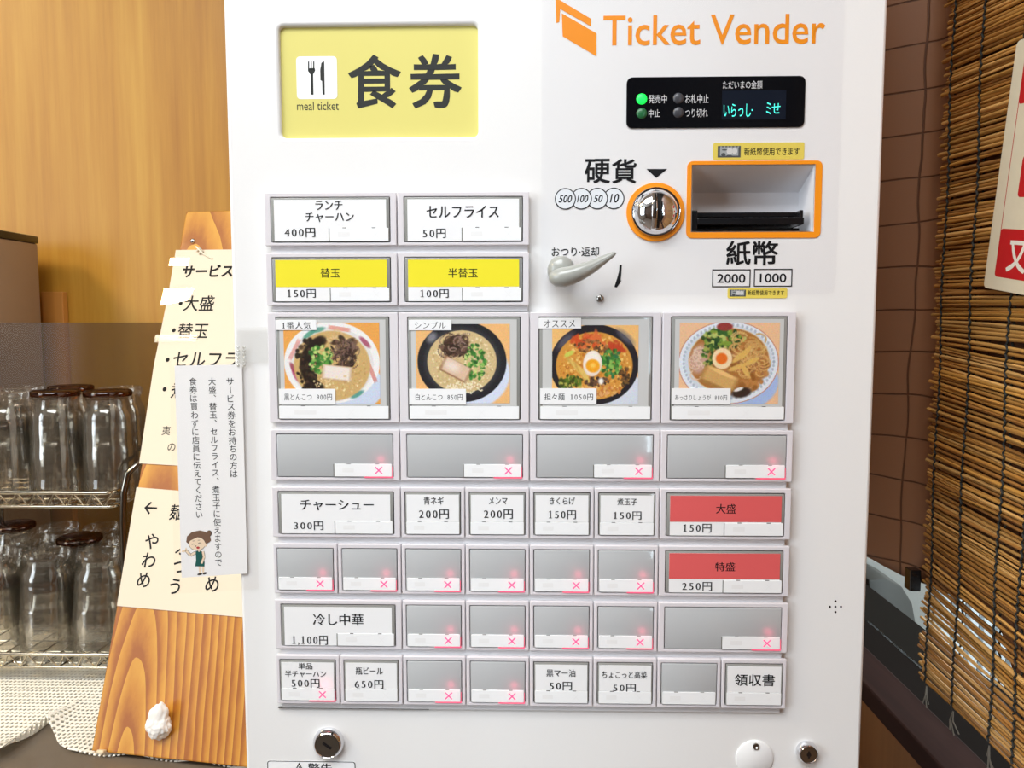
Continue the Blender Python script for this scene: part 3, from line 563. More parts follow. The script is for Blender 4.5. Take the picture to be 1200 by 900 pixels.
    if photo is not None:
        photo_print(MF.box(*photoq, .0008), photo, root)
        if tagq:
            t = plate('ribbon_tag', [rr(*MF.box(*tagq[0], .001))], .0008, .00115, CARD, root); letter('tag_lettering', [(tagq[1], tagq[2])], MF, .0012, INK, root, mincho=.012)
        plate('price_tag', [rr(*MF.box(*priceq[0], .001))], .0008, .00115, CARD, root); letter('price_lettering', [(priceq[1], priceq[2])], MF, .0012, INK, root, mincho=.006, bold=.003)
    if texts: letter('button_lettering', [t for t in texts], MF, .0008, INK, root, mincho=.012, bold=.014)
    return root
Bt = button
Bt(0, 2, 0, 1, 'white', [('ランチ', (369.4, 235, 401.4, 246)), ('チャーハン', (357.5, 249, 414.7, 260)), ('400円', (333.4, 267, 369.4, 278))], label='ランチチャーハン button')
Bt(2, 4, 0, 1, 'white', [('セルフライス', (499.7, 241, 584.7, 255.2)), ('50円', (495.5, 268, 522.4, 279))], label='セルフライス button')
Bt(0, 2, 1, 1, 'yellow', [('替玉', (375.4, 314.2, 398.3, 325.5)), ('150円', (336.8, 338.8, 370, 349))], label='yellow 替玉 button')
Bt(2, 4, 1, 1, 'yellow', [('半替玉', (525.2, 314.2, 559.8, 325.5)), ('100円', (492.7, 339, 525.8, 349))], label='yellow 半替玉 button')
Bt(0, 2, 2, 2, 'photo', photo=0, photoq=(333, 378, 445, 473.5), tagq=((322.7, 374.8, 370.8, 386.7), '1番人気', (330.6, 377, 364.6, 385.6)), priceq=((327, 455.6, 393, 474), '黒とんこつ  900円', (333, 461.5, 389, 469)), label='photo button with white patterned bowl of black-oil noodles')
Bt(2, 4, 2, 2, 'photo', photo=1, photoq=(487.6, 379.6, 597.5, 472.6), tagq=((479, 374.8, 529, 387), 'シンプル', (486, 377, 522.4, 385)), priceq=((479.5, 455.6, 546, 474), '白とんこつ  850円', (487, 461.5, 542, 469)), label='photo button with black bowl of pale noodles')
Bt(4, 6, 2, 2, 'photo', photo=2, photoq=(647, 381, 748, 473.4), tagq=((631, 372.6, 681, 384.8), 'オススメ', (637, 374.8, 673.8, 383.6)), priceq=((633, 455, 699, 473.4), '担々麺  1050円', (638, 461, 695, 469)), label='photo button with black bowl of orange soup and egg')
Bt(6, 8, 2, 2, 'photo', photo=3, photoq=(796, 378, 913, 473.4), priceq=((787, 455, 856, 473.8), 'あっさりしょうが  880円', (791, 462.5, 852, 469)), label='photo button with pale bowl of brown soup and egg')
for i in (0, 2, 4, 6): Bt(i, i+2, 4, lit=True)
Bt(0, 2, 5, 1, 'white', [('チャーシュー', (351.6, 585.8, 438, 598.2)), ('300円', (344.5, 611, 378.8, 621))])
Bt(2, 3, 5, 1, 'white', [('青ネギ', (496.4, 582, 520, 591.4)), ('200円', (491, 597, 526, 608))])
Bt(3, 4, 5, 1, 'white', [('メンマ', (572.9, 583, 594.7, 591)), ('200円', (567, 597, 601, 608))])
Bt(4, 5, 5, 1, 'white', [('きくらげ', (644, 583, 673.8, 591.4)), ('150円', (643, 598, 675, 608.4))])
Bt(5, 6, 5, 1, 'white', [('煮玉子', (723.3, 584, 746.6, 592)), ('150円', (719, 599.4, 751.7, 609))])
Bt(6, 8, 5, 1, 'red', [('大盛', (839, 590.6, 862.7, 602)), ('150円', (800.7, 613.8, 833.8, 624))], label='red 大盛 button')
for i in range(6): Bt(i, i+1, 6, lit=True)
Bt(6, 8, 6, 1, 'red', [('特盛', (838, 659, 861.6, 669.5)), ('250円', (799.3, 682, 834.4, 692.3))], label='red 特盛 button')
Bt(0, 2, 7, 1, 'white', [('冷し中華', (366.6, 719, 426, 733)), ('1,100円', (342.5, 744.8, 384, 756))])
for i in range(2, 6): Bt(i, i+1, 7, lit=True)
Bt(6, 8, 7, lit=True)
Bt(0, 1, 8, 1, 'white', [('単品', (349.6, 776.8, 366, 784.4)), ('半チャーハン', (334, 785.8, 382, 793.5)), ('500円', (341.6, 795.8, 374.5, 805.7))], lit=True)
Bt(1, 2, 8, 1, 'white', [('瓶ビール', (416.7, 782, 448.8, 790.7)), ('650円', (415.6, 797, 449.3, 807))])
for i in (2, 3): Bt(i, i+1, 8, lit=True)
Bt(4, 5, 8, 1, 'white', [('黒マー油', (640.3, 784.4, 674.3, 793)), ('50円', (644, 799, 670.4, 809))])
Bt(5, 6, 8, 1, 'white', [('ちょこっと高菜', (705.5, 786.4, 758.2, 795)), ('50円', (718.5, 801.5, 745, 811))])
Bt(6, 7, 8)
Bt(7, 8, 8, 1, 'white', [('領収書', (860.8, 790, 908, 804), dict(mincho=0, bold=.012))])

# ================================================================== laminated notice taped to the machine's edge
NF = Frame((0, PY-0.0013, 0), (1, 0, 0), (0, 0, 1))
nt_ = thing('laminated_notice', 'white laminated vertical notice with a drawn woman in green apron, taped to machine edge', 'notice', NF.pt(*NF.loc(246, 676)))
pap = [(204.5, 428.5), (283.5, 427), (290, 672), (213, 677)]
np_ = plate('notice_paper', [pxpoly(NF, pap)[::-1]], -.0001, .0002, PAPER, nt_, F=NF)
plate('clear_laminate', [pxpoly(NF, [(199, 426), (298, 424), (303, 690), (205, 696)])[::-1]], .0004, .0005, film('laminate', (254, 253, 252), .025, .1), nt_, F=NF)
ln = MB()
def vline(s, x0, y0, x1, y1, wpx):
    V, Fc = text_mesh(s, vertical=True); nC = len(s); p0 = NF.loc(x0, y0); p1 = NF.loc(x1, y1); st = wpx*.000583
    out = []
    for x, y in V:
        t = -y/nC; cxx = p0[0]+(p1[0]-p0[0])*t; czz = p0[1]+(p1[1]-p0[1])*t; out.append(NF.pt(cxx+x*st, czz, .0003))
    ln.add(out, Fc)
vline('サービス券をお持ちの方は', 269.5, 442, 274.5, 560, 10.2)
vline('大盛、替玉、セルフライス、煮玉子に使えますので', 248.5, 442, 256.5, 664, 9.6)
vline('食券は買わずに店員に伝えてください', 226, 442, 234, 608, 9.6)
link('notice_lettering', flat(ln), INK, nt_)
il = MB(); O5 = lambda pts: [(195+x*.1333, 600+y*.1333) for x, y in pts]
SK, HR, GR, DK, MO = 0, 1, 2, 3, 4
def ip(pts, c, mi): poly_to(il, NF, pxpoly(NF, O5(pts)), c, mi)
def ie(x, y, rx, ry, c, mi, rot=0): ip(ell(x, y, rx, ry, 24, rot), c, mi)
def il_line(pts, wd, c, mi):
    for (xa, ya), (xb, yb_) in zip(pts, pts[1:]):
        L_ = math.hypot(xb-xa, yb_-ya); ux, uy = (xb-xa)/L_*wd/2, (yb_-ya)/L_*wd/2
        ip([(xa-uy, ya+ux), (xb-uy, yb_+ux), (xb+uy, yb_-ux), (xa+uy, ya-ux)], c, mi)
ie(378, 187, 23, 27, .00030, DK); ie(376, 186, 19, 23, .00032, HR)
ip([(176, 262), (182, 215), (225, 175), (295, 161), (345, 172), (385, 210), (394, 250), (350, 285), (250, 330)], .00034, HR)
ie(272, 278, 74, 60, .00036, DK); ie(272, 278, 71, 57, .00038, SK)
ip([(190, 262), (180, 235), (225, 178), (295, 164), (350, 180), (388, 225), (385, 260), (348, 278), (335, 245), (310, 207), (250, 232)], .0004, HR)
ie(342, 285, 14, 18, .00039, SK)
il_line([(225, 285), (240, 278), (252, 284)], 5, .00042, DK); il_line([(282, 275), (296, 268), (310, 276)], 5, .00042, DK); il_line([(232, 255), (250, 252)], 4, .00042, HR); il_line([(278, 248), (298, 246)], 4, .00042, HR)
ie(280, 312, 15, 10, .00042, MO); ie(262, 298, 4, 6, .00042, HR)
il_line([(262, 352), (214, 380), (172, 335)], 26, .00028, DK); il_line([(262, 352), (214, 380), (172, 335)], 20, .00030, SK); ie(155, 342, 20, 10, .00030, SK, -.2); ie(174, 326, 8, 14, .00030, SK)
ip([(275, 330), (300, 330), (303, 350), (272, 350)], .0003, SK)
ip([(282, 470), (303, 470), (306, 535), (290, 540)], .00028, SK); ip([(312, 470), (334, 470), (334, 530), (318, 532)], .00028, SK); ie(295, 545, 22, 9, .0003, DK, -.2); ie(338, 538, 18, 10, .0003, DK, -.3)
ip([(258, 345), (276, 338), (288, 352), (300, 338), (320, 348), (322, 400), (338, 440), (336, 478), (254, 476), (262, 420)], .00032, GR)
il_line([(322, 345), (332, 395), (310, 452)], 24, .00033, DK); il_line([(322, 345), (332, 395), (310, 452)], 18, .00034, SK)
link('drawn_woman', flat(il), [mat('drawing_skin', (246, 224, 196), .6), mat('drawing_hair', (122, 92, 72), .6), mat('drawing_green', (18, 92, 84), .6), mat('drawing_dark', (48, 42, 40), .6), mat('drawing_mouth', (190, 60, 60), .6)], nt_)
tp = thing('clear_tape', 'strip of clear tape holding the notice top to the machine', 'tape', NF.pt(*NF.loc(284, 424)))
plate('tape_strip', [pxpoly(NF, [(276, 384), (318, 383), (319, 425), (277, 426)])[::-1]], .0006, .00065, film('clear_tape', (254, 254, 253), .05, .12), tp, F=NF)
tb2 = MB()
for j in range(6):
    for i in range(2):
        a = NF.loc(279.5+i*7, 407+j*4.2); tb2.lathe([(.0012, 0), (.0009, .0006), (.0002, .0008)], NF.pt(a[0], a[1], .0006), (0, -1, 0), 10)
tb2.obj('tape_bumps', film('tape_bump', (250, 250, 248), .2, .05, haze=.05), tp, smooth=60)

# ================================================================== left: counter, mesh mat, board, glass rack
CZ = 0.90
ct = thing('counter', 'dark grey-brown counter under the white mesh mat', 'counter', (-0.95, 0.4, 0))
MB().box(-1.7, -0.222, 0.10, 0.735, CZ-.03, CZ).obj('counter_top', mat('counter_laminate', (112, 100, 86), 0.35, noise=.12, nscale=60, coat=.1), ct, .002)
MB().box(-1.68, -0.23, 0.13, 0.73, 0.0, CZ-.03).obj('counter_base', DARKWOOD, ct, .002)
# mesh mat
edge = [(-330, 905), (-60, 905), (5, 890), (25, 868), (45, 851), (54, 848), (62, 856), (70, 872), (80, 880), (100, 883), (150, 885), (240, 894), (330, 902)]
ew = [onZ(x, y, CZ+.003) for x, y in edge]; ex = np.array([p.x for p in ew]); ey = np.array([p.y for p in ew])
NX, NY = 220, 60; V = []; 
for i in range(NX):
    x = -0.85+(0.85-0.226)*i/(NX-1); yf = float(np.interp(x, ex, ey))
    pk = onZ(52, 848, CZ).x
    for j in range(NY):
        t = (j/(NY-1))**1.5; y = yf+(0.72-yf)*t
        near = math.exp(-((y-yf)/.035)**2); z = CZ+.0014+near*(.013*math.exp(-((x-pk+.006)/.022)**2)+.006*math.exp(-((x-pk+.07)/.03)**2)+.002*(1+math.sin(x*90)))
        V.append((x, y, z))
Fc = [(i*NY+j, (i+1)*NY+j, (i+1)*NY+j+1, i*NY+j+1) for i in range(NX-1) for j in range(NY-1)]
me = bpy.data.meshes.new('m'); me.from_pydata(V, [], Fc)
mm = mat('white_mesh_fabric', (255, 251, 238), .7); nt = mm.node_tree; b = nt.nodes['Principled BSDF']; N = nt.nodes.new; L = nt.links.new
tc = N('ShaderNodeTexCoord'); sx = N('ShaderNodeSeparateXYZ'); L(tc.outputs['Object'], sx.inputs[0])
def sinw(sock, k):
    a = N('ShaderNodeMath'); a.operation = 'MULTIPLY'; a.inputs[1].default_value = k; L(sock, a.inputs[0]); s_ = N('ShaderNodeMath'); s_.operation = 'SINE'; L(a.outputs[0], s_.inputs[0]); return s_.outputs[0]
pm = N('ShaderNodeMath'); pm.operation = 'ADD'; L(sinw(sx.outputs[0], 2*PI/.0052), pm.inputs[0]); L(sinw(sx.outputs[1], 2*PI/.0075), pm.inputs[1])
lt = N('ShaderNodeMath'); lt.operation = 'LESS_THAN'; lt.inputs[1].default_value = .55; L(pm.outputs[0], lt.inputs[0]); L(lt.outputs[0], b.inputs['Alpha'])
mo = link('mesh_mat', me, mm, None, 60); tag(mo, 'white perforated non-slip mesh mat with wavy front edge on the counter', 'mat')
sd = mo.modifiers.new('thick', 'SOLIDIFY'); sd.thickness = .0012
# leaning wooden board
P1 = onZ(107, 880, CZ+.006); P2 = onZ(285, 899, CZ+.006); bu = (P2-P1); bu.z = 0; bu.normalize(); bn0 = bu.cross(Vector((0, 0, 1)))   # bn0 points to the camera side
lean = math.radians(20.0); bv = (Vector((0, 0, 1))*math.cos(lean)-bn0*math.sin(lean)).normalized()
BF = Frame(P1, bu, bv)
bd = thing('wooden_sign_board', 'tall leaning wooden board carrying two cream paper signs, left of the machine', 'sign board', P1+bu*.1)
tl = BF.loc(218, 248); bl = BF.loc(107, 880); br = BF.loc(285, 899)
BW = br[0]+.05
bw_ = plate('board', [[(bl[0], bl[1]), (BW, br[1]+.0), (BW, tl[1]), (tl[0], tl[1])]], -.014, 0, wood('board_pine', (190, 124, 32), (208, 150, 50), (158, 88, 16), 'Z', 70, .5, coat=.04, rings=True), bd, .0015, F=BF)
lg_ = MB(); pa = BF.pt(.10, tl[1]-.06, -.016); pb = Vector((pa.x, pa.y+.045, CZ+.004)); lg_.tube([pa, (pa+pb)/2, pb], .008, 8); lg_.obj('back_leg', MATS['board_pine'], bd)
pk = BF.loc(121, 881); MB().fbox(BF, pk[0]-.004, pk[0]+.004, -.0005, .003, 0, .006).obj('foot_peg', mat('pale_peg', (225, 205, 170), .5), bd, .001)
q = BF.loc(226, 282.5); MB().lathe([(.0033, 0), (.0033, .001), (.0024, .0024), (.0003, .003)], BF.pt(*q), BF.n, 20).obj('screw', CHROME, bd, smooth=50)
# cord tie
q = BF.loc(235, 297); tie = MB(); tie.tube([BF.pt(q[0]-.006, q[1]+.008, .002), BF.pt(q[0]-.001, q[1]+.004, .004), BF.pt(q[0]+.003, q[1], .003), BF.pt(q[0]+.009, q[1]-.004, .002), BF.pt(q[0]+.018, q[1]-.008, .002)], .0011, 6)
tie.tube([BF.pt(q[0]-.004, q[1]+.002, .003), BF.pt(q[0]+.001, q[1]+.005, .0045), BF.pt(q[0]+.004, q[1]+.002, .003), BF.pt(q[0], q[1]-.002, .003)], .0012, 6)
tie.obj('cord_tie', mat('clear_cord', (236, 226, 205), .25), bd, smooth=60)
# upper cream sheets (three overlapping laminated strips) and lower sheet
LAM = mat('laminated_cream_sheet', (248, 238, 220), .18, coat=.6)
def sheet(name, pts, c0, label, cat='sign'):
    P_ = [(BW-.006, q_[1]) if p_[0] == 318 else q_ for p_, q_ in zip(pts, pxpoly(BF, pts, c0))]
    o = plate(name, [P_[::-1]], c0-.0004, c0, CREAM, None, F=BF); tag(o, label, cat); return o
def dirn(pts): 
    A_ = 0
    for (x, y), (x2, y2) in zip(pts, pts[1:]+pts[:1]): A_ += x*y2-x2*y
    return A_
up = sheet('paper_sign', [(206, 293), (318, 293), (318, 553), (163, 543), (180, 430), (197, 345)], .0012, 'upper cream laminated paper sign listing bulleted extras on the wooden board')
lo_ = sheet('paper_sign', [(160, 571), (318, 586), (318, 727), (137, 710)], .0012, 'lower cream paper sign with left arrow and vertical kana on the wooden board')
def btext(parent, items, c=.0014, m=INK, name='sign_lettering'):
    for s, x, y, hpx, kw in items:                       # left-middle pixel, character size in pixels
        mb = MB(); p = BF.loc(x, y, c); d = (BF.pt(p[0], p[1])-CAM).dot(FW); e = hpx*d/FPX
        V, Fc = text_mesh(s, **kw); y0 = (V[:, 1].min()+V[:, 1].max())/2; x0_ = V[:, 0].min()
        mb.add([BF.pt(p[0]+(vx-x0_)*e, p[1]+(vy-y0)*e*1.04, c) for vx, vy in V], Fc); link(name, flat(mb), m, parent)
b_ = dict(bold=.012)
btext(up, [('サービス', 214, 318, 16.5, dict(bold=.035)), ('·', 209.5, 355.5, 34, b_), ('大盛', 215.5, 355.5, 20, b_), ('·', 201.5, 387, 34, b_), ('替玉', 208.5, 387.5, 20, b_), ('·', 194, 421.5, 36, b_), ('セルフライス', 203, 421, 21.5, b_), ('·', 190.5, 456, 36, b_), ('煮玉子', 200.5, 457, 20, b_), ('夷', 190, 504.5, 11.5, {}), ('の', 196.5, 524, 12, {})])
btext(lo_, [('←', 169, 595, 22, b_), ('麺', 199, 600, 19, b_), ('や', 170, 634, 19.5, b_), ('わ', 166.5, 656, 19.5, b_), ('め', 161, 679, 19.5, b_), ('ふ', 206, 641, 20, b_), ('つ', 203, 664, 20, b_), ('う', 199, 687, 20, b_), ('か', 249, 641, 20, b_), ('た', 245, 663, 20, b_), ('め', 241, 684, 20, b_)])
for pts, lab in (([(199.5, 302), (222, 302), (221, 311), (197.5, 311)], 'clear tape piece beside the heading on the upper cream sign'), ([(192, 338), (228, 337), (220, 352), (187.5, 358)], 'wide shiny clear tape piece at left edge of the upper cream sign'), ([(182, 392), (232, 392), (230, 400), (180.5, 401)], 'narrow clear tape piece below the second bullet on the cream sign')):
    o = plate('clear_tape', [pxpoly(BF, pts, .002)[::-1]], .0014, .0017, film('sign_tape', (255, 253, 248), .3, .12, haze=.1), None, F=BF); tag(o, lab, 'tape')
# tissue lump
q = BF.loc(191, 848); bm = bmesh.new(); bmesh.ops.create_icosphere(bm, subdivisions=5, radius=.0135)
from mathutils import noise as MN
for v in bm.verts:
    n_ = v.co.normalized(); d = .0034*(MN.ridged_multi_fractal(n_*1.25, 1.3, 2.0, 2, 1.0, 2.0)-1.0)*.6+.0016*MN.noise(n_*3.5)
    v.co = n_*(.0128+d); v.co.z *= 1.15; v.co.y *= .75
    if n_.z > .55: v.co.z += (n_.z-.55)*.018; v.co.x += (n_.z-.55)*.006
me = bpy.data.meshes.new('m'); bm.to_mesh(me); bm.free(); me.transform(Matrix.Translation(BF.pt(q[0], q[1], .0075)))
tag(link('tissue_lump', me, mat('white_tissue', (250, 246, 240), .75), None, 180), 'crumpled white tissue lump stuck on the wooden board', 'tissue')

# wire glass rack (two tiers)
RY0, RY1 = 0.368, 0.535; XLR, XRR = -1.02, -0.485; Z1, Z2 = 0.928, 1.128
rack = thing('glass_rack', 'two-tier chrome wire rack full of upturned glasses', 'rack', ((XLR+XRR)/2, (RY0+RY1)/2, CZ))
WIRE = mat('chrome_wire', (205, 195, 175), .18, metal=1)
def basket(name, z, x1):
    mb = MB(); r = .0022
    for zz, ins in ((z+.012, 0), (z-.006, .004)):
        mb.tube([(XLR, RY0+ins, zz), (x1-.008, RY0+ins, zz), (x1-.002, RY0+ins+.003, zz), (x1, RY0+.01, zz), (x1, RY1, zz), (XLR, RY1, zz)], r if not ins else .0016, 8, closed=True)
    n = int((x1-XLR)/.0115)
    for i in range(n):
        xa = XLR+i*(x1-XLR)/n; xb = XLR+(i+1)*(x1-XLR)/n
        mb.tube([(xa, RY0, z+.012), (xb, RY0+.004, z-.006), (xb+.004, RY0+.03, z-.007)] if i % 2 else [(xb, RY0, z+.012), (xa, RY0+.004, z-.006)], .0009, 5)
        if i % 2 == 0: mb.tube([(xa, RY0+.004, z-.0065), (xa, RY1-.004, z-.0065)], .0011, 5)
    for i in range(5): yy = RY0+.02+i*.032; mb.tube([(XLR, yy, z-.0075), (x1, yy, z-.0075)], .0011, 5)
    return mb.obj(name, WIRE, rack, smooth=60)
UX = onY(131, 585, RY0).x
basket('upper_basket', Z2, UX); basket('lower_basket', Z1, XRR)
FRAME = mat('dark_chrome_tube', (150, 145, 135), .16, metal=1)
sf = MB(); y_ = RY0+.012; hx = onY(143, 600, y_).x; top = onY(163, 544, y_).z
arc = [(hx+.0, y_, CZ+.004), (hx, y_, 1.0), (hx+.001, y_, 1.10), (hx+.003, y_, top-.035), (hx+.008, y_+.002, top-.012), (hx+.018, y_+.01, top), (hx+.03, y_+.03, top), (hx+.034, y_+.08, top), (hx+.03, y_+.12, top), (hx+.012, y_+.142, top-.012), (hx+.003, y_+.146, top-.035), (hx, y_+.146, 1.0), (hx, y_+.146, CZ+.004)]
sf.tube(arc, .0042, 10); sf.tube([(hx, y_, Z2), (UX, RY0+.012, Z2)], .003, 8).tube([(hx, y_+.146, Z2), (UX, y_+.146, Z2)], .003, 8); sf.obj('side_frame', FRAME, rack, smooth=60)
bp = onY(3, 640, RY1)
MB().tube([(bp.x, RY1, CZ+.004), (bp.x, RY1, 1.15)], .004, 10).obj('back_post', FRAME, rack, smooth=60)
MB().tube([(XLR+.01, RY0+.012, CZ+.004), (XLR+.01, RY0+.012, 1.14)], .004, 10).obj('front_post', FRAME, rack, smooth=60)
# tumblers: upside down, nested in twos
GLS = film('tumbler_glass', (252, 250, 246), .11, .04, haze=.03, hazecol=(235, 225, 205)); GLB = film('brown_glass_base', (186, 132, 84), .1, .03)
GH = .096; OFF = .040
outer = [(.0225, GH), (.0262, GH-.0012), (.0272, GH-.004), (.0266, GH-.008), (.0244, GH-.0125), (.0240, GH-.018), (.0256, GH-.022), (.0284, GH-.028), (.0292, GH-.034), (.0286, GH-.036), (.0294, GH-.038), (.0300, .032), (.0294, .030), (.0303, .028), (.0308, .014), (.0310, .001)]
inner = [(.0302, 0.0), (.0298, .014), (.0288, .032), (.0280, GH-.036), (.0274, GH-.028), (.0244, GH-.022), (.0226, GH-.018), (.0226, GH-.0125), (.0215, GH-.0095), (.0002, GH-.009)]
gm = MB().lathe([(.0002, GH)]+outer+inner, (0, 0, 0), (0, 0, 1), 40, cap=False).mesh(); gm.shade_smooth(); gm.set_sharp_from_angle(angle=math.radians(50)); gm.materials.append(GLS); gm.name = 'tumbler'
bmh = MB().lathe([(.0004, 0), (.0255, 0), (.0274, -.0016), (.0277, -.0042), (.0270, -.0072), (.0262, -.0072), (.0262, -.0026), (.0004, -.0006)], (0, 0, GH+.0012), (0, 0, 1), 40, cap=False).mesh(); bmh.shade_smooth(); bmh.materials.append(GLB); bmh.name = 'tumbler_base'
def tumbler(x, y, z, brown, label, tilt=0):
    o = bpy.data.objects.new('tumbler', gm); COL.objects.link(o); o.location = (x, y, z); o.rotation_euler = (0, tilt, random.uniform(0, 6) if not tilt else 0); tag(o, label, 'glass', 'upturned glasses in the wire rack')
    if brown:
        b = bpy.data.objects.new('coloured_base', bmh); COL.objects.link(b); b.parent = o; b['label'] = 'dark brown glass base'
def stack(px, d, z, where, btop, bbot, tilt=0):
    Y = CAM.y+d; x = onY(px, 600, Y).x
    kt = 'brown-based' if btop else 'clear'; kb = 'brown-based' if bbot else 'clear'
    tumbler(x, Y, z+OFF, btop, f'{kt} tumbler atop stack {where}', tilt); tumbler(x-OFF*math.sin(tilt), Y, z, bbot, f'{kb} tumbler under another {where}', tilt)
zU, zL = Z2-.005, Z1-.005
stack(14, .935, zU, 'in upper tier front row at the left edge', 0, 1)
stack(72, .935, zU, 'in upper tier front row, middle', 1, 0); stack(132.5, .935, zU, 'in upper tier front row, nearest the board', 1, 0)
stack(33, 1.003, zU, 'in upper tier back row at the left edge', 0, 0); stack(90, 1.003, zU, 'in upper tier back row behind the middle glass', 1, 0); stack(147, 1.003, zU, 'in upper tier back row nearest the board', 0, 0)
stack(-12, .928, zL, 'in lower tier front row at the left edge', 0, 1)
stack(50, .928, zL, 'in lower tier front row, middle', 0, 1, .03); stack(111.5, .928, zL, 'in lower tier front row, nearest the board', 0, 0, .05)
stack(36, .99, zL, 'in lower tier second row, left of the brown one', 0, 0); stack(92, .99, zL, 'in lower tier second row, behind front middle glass', 1, 0); stack(149, .99, zL, 'in lower tier second row nearest the board', 0, 0)
stack(15, 1.052, zL, 'in lower tier third row at the left edge', 1, 0); stack(68, 1.052, zL, 'in lower tier third row, middle', 0, 0); stack(121, 1.052, zL, 'in lower tier third row nearest the board', 0, 0)
# smoked acrylic screen behind the rack, brown box and batten behind it
sc = thing('acrylic_screen', 'smoked clear acrylic screen standing behind the glass rack', 'screen', (-0.85, 0.575, CZ))
MB().box(-1.35, -0.36, 0.573, 0.577, CZ+.002, 1.3435).obj('acrylic_sheet', film('smoked_acrylic', (212, 208, 206), .008, .08, haze=.10, hazecol=(150, 128, 100)), sc)  # diffuse haze colour stands in for room light reflected off the sheet
ft = MB()
for x in (-1.2, -0.42): ft.box(x-.03, x+.03, .562, .588, CZ+.002, CZ+.012)
ft.obj('screen_foot', mat('screen_foot_grey', (120, 118, 115), .4), sc, .002)
bxq = onY(44, 277, 0.70); X_ = bxq.x; Zt = bxq.z
wb_ = thing('water_server', 'tall brown-grey box with black top edge at far left', 'dispenser', (X_-.15, .645, CZ))
MB().box(X_-.32, X_, .592, .70, CZ+.002, Zt-.012).obj('server_body', mat('brown_grey_panel', (150, 120, 92), .45, noise=.03), wb_, .003, 40)
MB().box(X_-.32, X_+.001, .591, .701, Zt-.012, Zt).obj('server_lid', BLACK, wb_, .002, 40)
bt0 = onY(48, 342, .735); bt1 = onY(73, 342, .735)
tag(MB().box(bt0.x, bt1.x, .735, .749, CZ+.002, bt0.z).obj('wooden_batten', wood('orange_wood', (206, 138, 62), (216, 150, 74), (190, 122, 50), 'Z', 60, .45), None, .001), 'narrow orange-brown wooden batten against the wall beside the brown box', 'batten')

# ================================================================== right: sheet, blind, hanging sign
# quilted brown sheet
path = [(.39, -.55), (.39, -.1), (.385, .06), (.378, .12), (.373, .172), (.360, .196), (.342, .212), (.327, .23), (.316, .26), (.306, .29), (.298, .32)]
pl = [Vector((x, y, 0)) for x, y in path]; cum = [0]
for a, b in zip(pl, pl[1:]): cum.append(cum[-1]+(b-a).length)
NS, NZ = 160, 110; V = []; zb0 = onX(1060, 672, .345).z
for i in range(NS):
    s = cum[-1]*i/(NS-1); x = float(np.interp(s, cum, [p.x for p in pl])); y = float(np.interp(s, cum, [p.y for p in pl]))
    for j in range(NZ):
        t = j/(NZ-1); zb = zb0-.012+(.05 if y > .2 else 0)*min(1, max(0, (y-.2)/.1))-(.10 if y < .09 else 0)*min(1, max(0, (.09-y)/.05)); z = 2.0+(zb-2.0)*t
        top = max(0, min(1, (z-1.3)/.3))
        dx = -(.0025+.006*top)*math.sin(y*85+.6*math.sin(z*5))*(1 if y > .1 else .25)
        V.append((x+dx, y, z))
Fc = [(i*NZ+j, (i+1)*NZ+j, (i+1)*NZ+j+1, i*NZ+j+1) for i in range(NS-1) for j in range(NZ-1)]
me = bpy.data.meshes.new('m'); me.from_pydata(V, [], Fc)
uv = me.uv_layers.new(name='UVMap'); 
for lp in me.loops:
    i, j = divmod(lp.vertex_index, NZ); uv.data[lp.index].uv = (cum[-1]*i/(NS-1), V[lp.vertex_index][2])
qm = mat('quilted_brown_sheet', (148, 104, 74), .5, spec=.3); nt = qm.node_tree; b = nt.nodes['Principled BSDF']; N = nt.nodes.new; L = nt.links.new
tc = N('ShaderNodeTexCoord'); nz = N('ShaderNodeTexNoise'); nz.inputs['Scale'].default_value = 9; L(tc.outputs['UV'], nz.inputs['Vector'])
ad = N('ShaderNodeVectorMath'); ad.operation = 'MULTIPLY_ADD'; ad.inputs[1].default_value = (.012, .012, 0); L(nz.outputs['Color'], ad.inputs[0]); L(tc.outputs['UV'], ad.inputs[2])
br_ = N('ShaderNodeTexBrick'); br_.offset = 0; br_.inputs['Scale'].default_value = 1; br_.inputs['Brick Width'].default_value = .045; br_.inputs['Row Height'].default_value = .040; br_.inputs['Mortar Size'].default_value = .0011; br_.inputs['Mortar Smooth'].default_value = .6
br_.inputs['Color1'].default_value = lin((147, 103, 73)); br_.inputs['Color2'].default_value = lin((141, 98, 69)); br_.inputs['Mortar'].default_value = lin((96, 62, 40)); L(ad.outputs[0], br_.inputs['Vector']); L(br_.outputs['Color'], b.inputs['Base Color'])
bp_ = N('ShaderNodeBump'); bp_.inputs['Strength'].default_value = .6; bp_.inputs['Distance'].default_value = .003; bp_.invert = True; L(br_.outputs['Fac'], bp_.inputs['Height']); L(bp_.outputs[0], b.inputs['Normal'])
qs = link('quilted_sheet', me, qm, None, 180); tag(qs, 'brown quilted sheet hanging between machine and reed blind', 'sheet'); qs.modifiers.new('thick', 'SOLIDIFY').thickness = .0015
cl = onX(1071, 676, .358); MB().box(cl.x-.006, cl.x+.004, cl.y-.006, cl.y+.006, cl.z-.012, cl.z+.008).obj('binder_clip', BLACK, qs, .001)
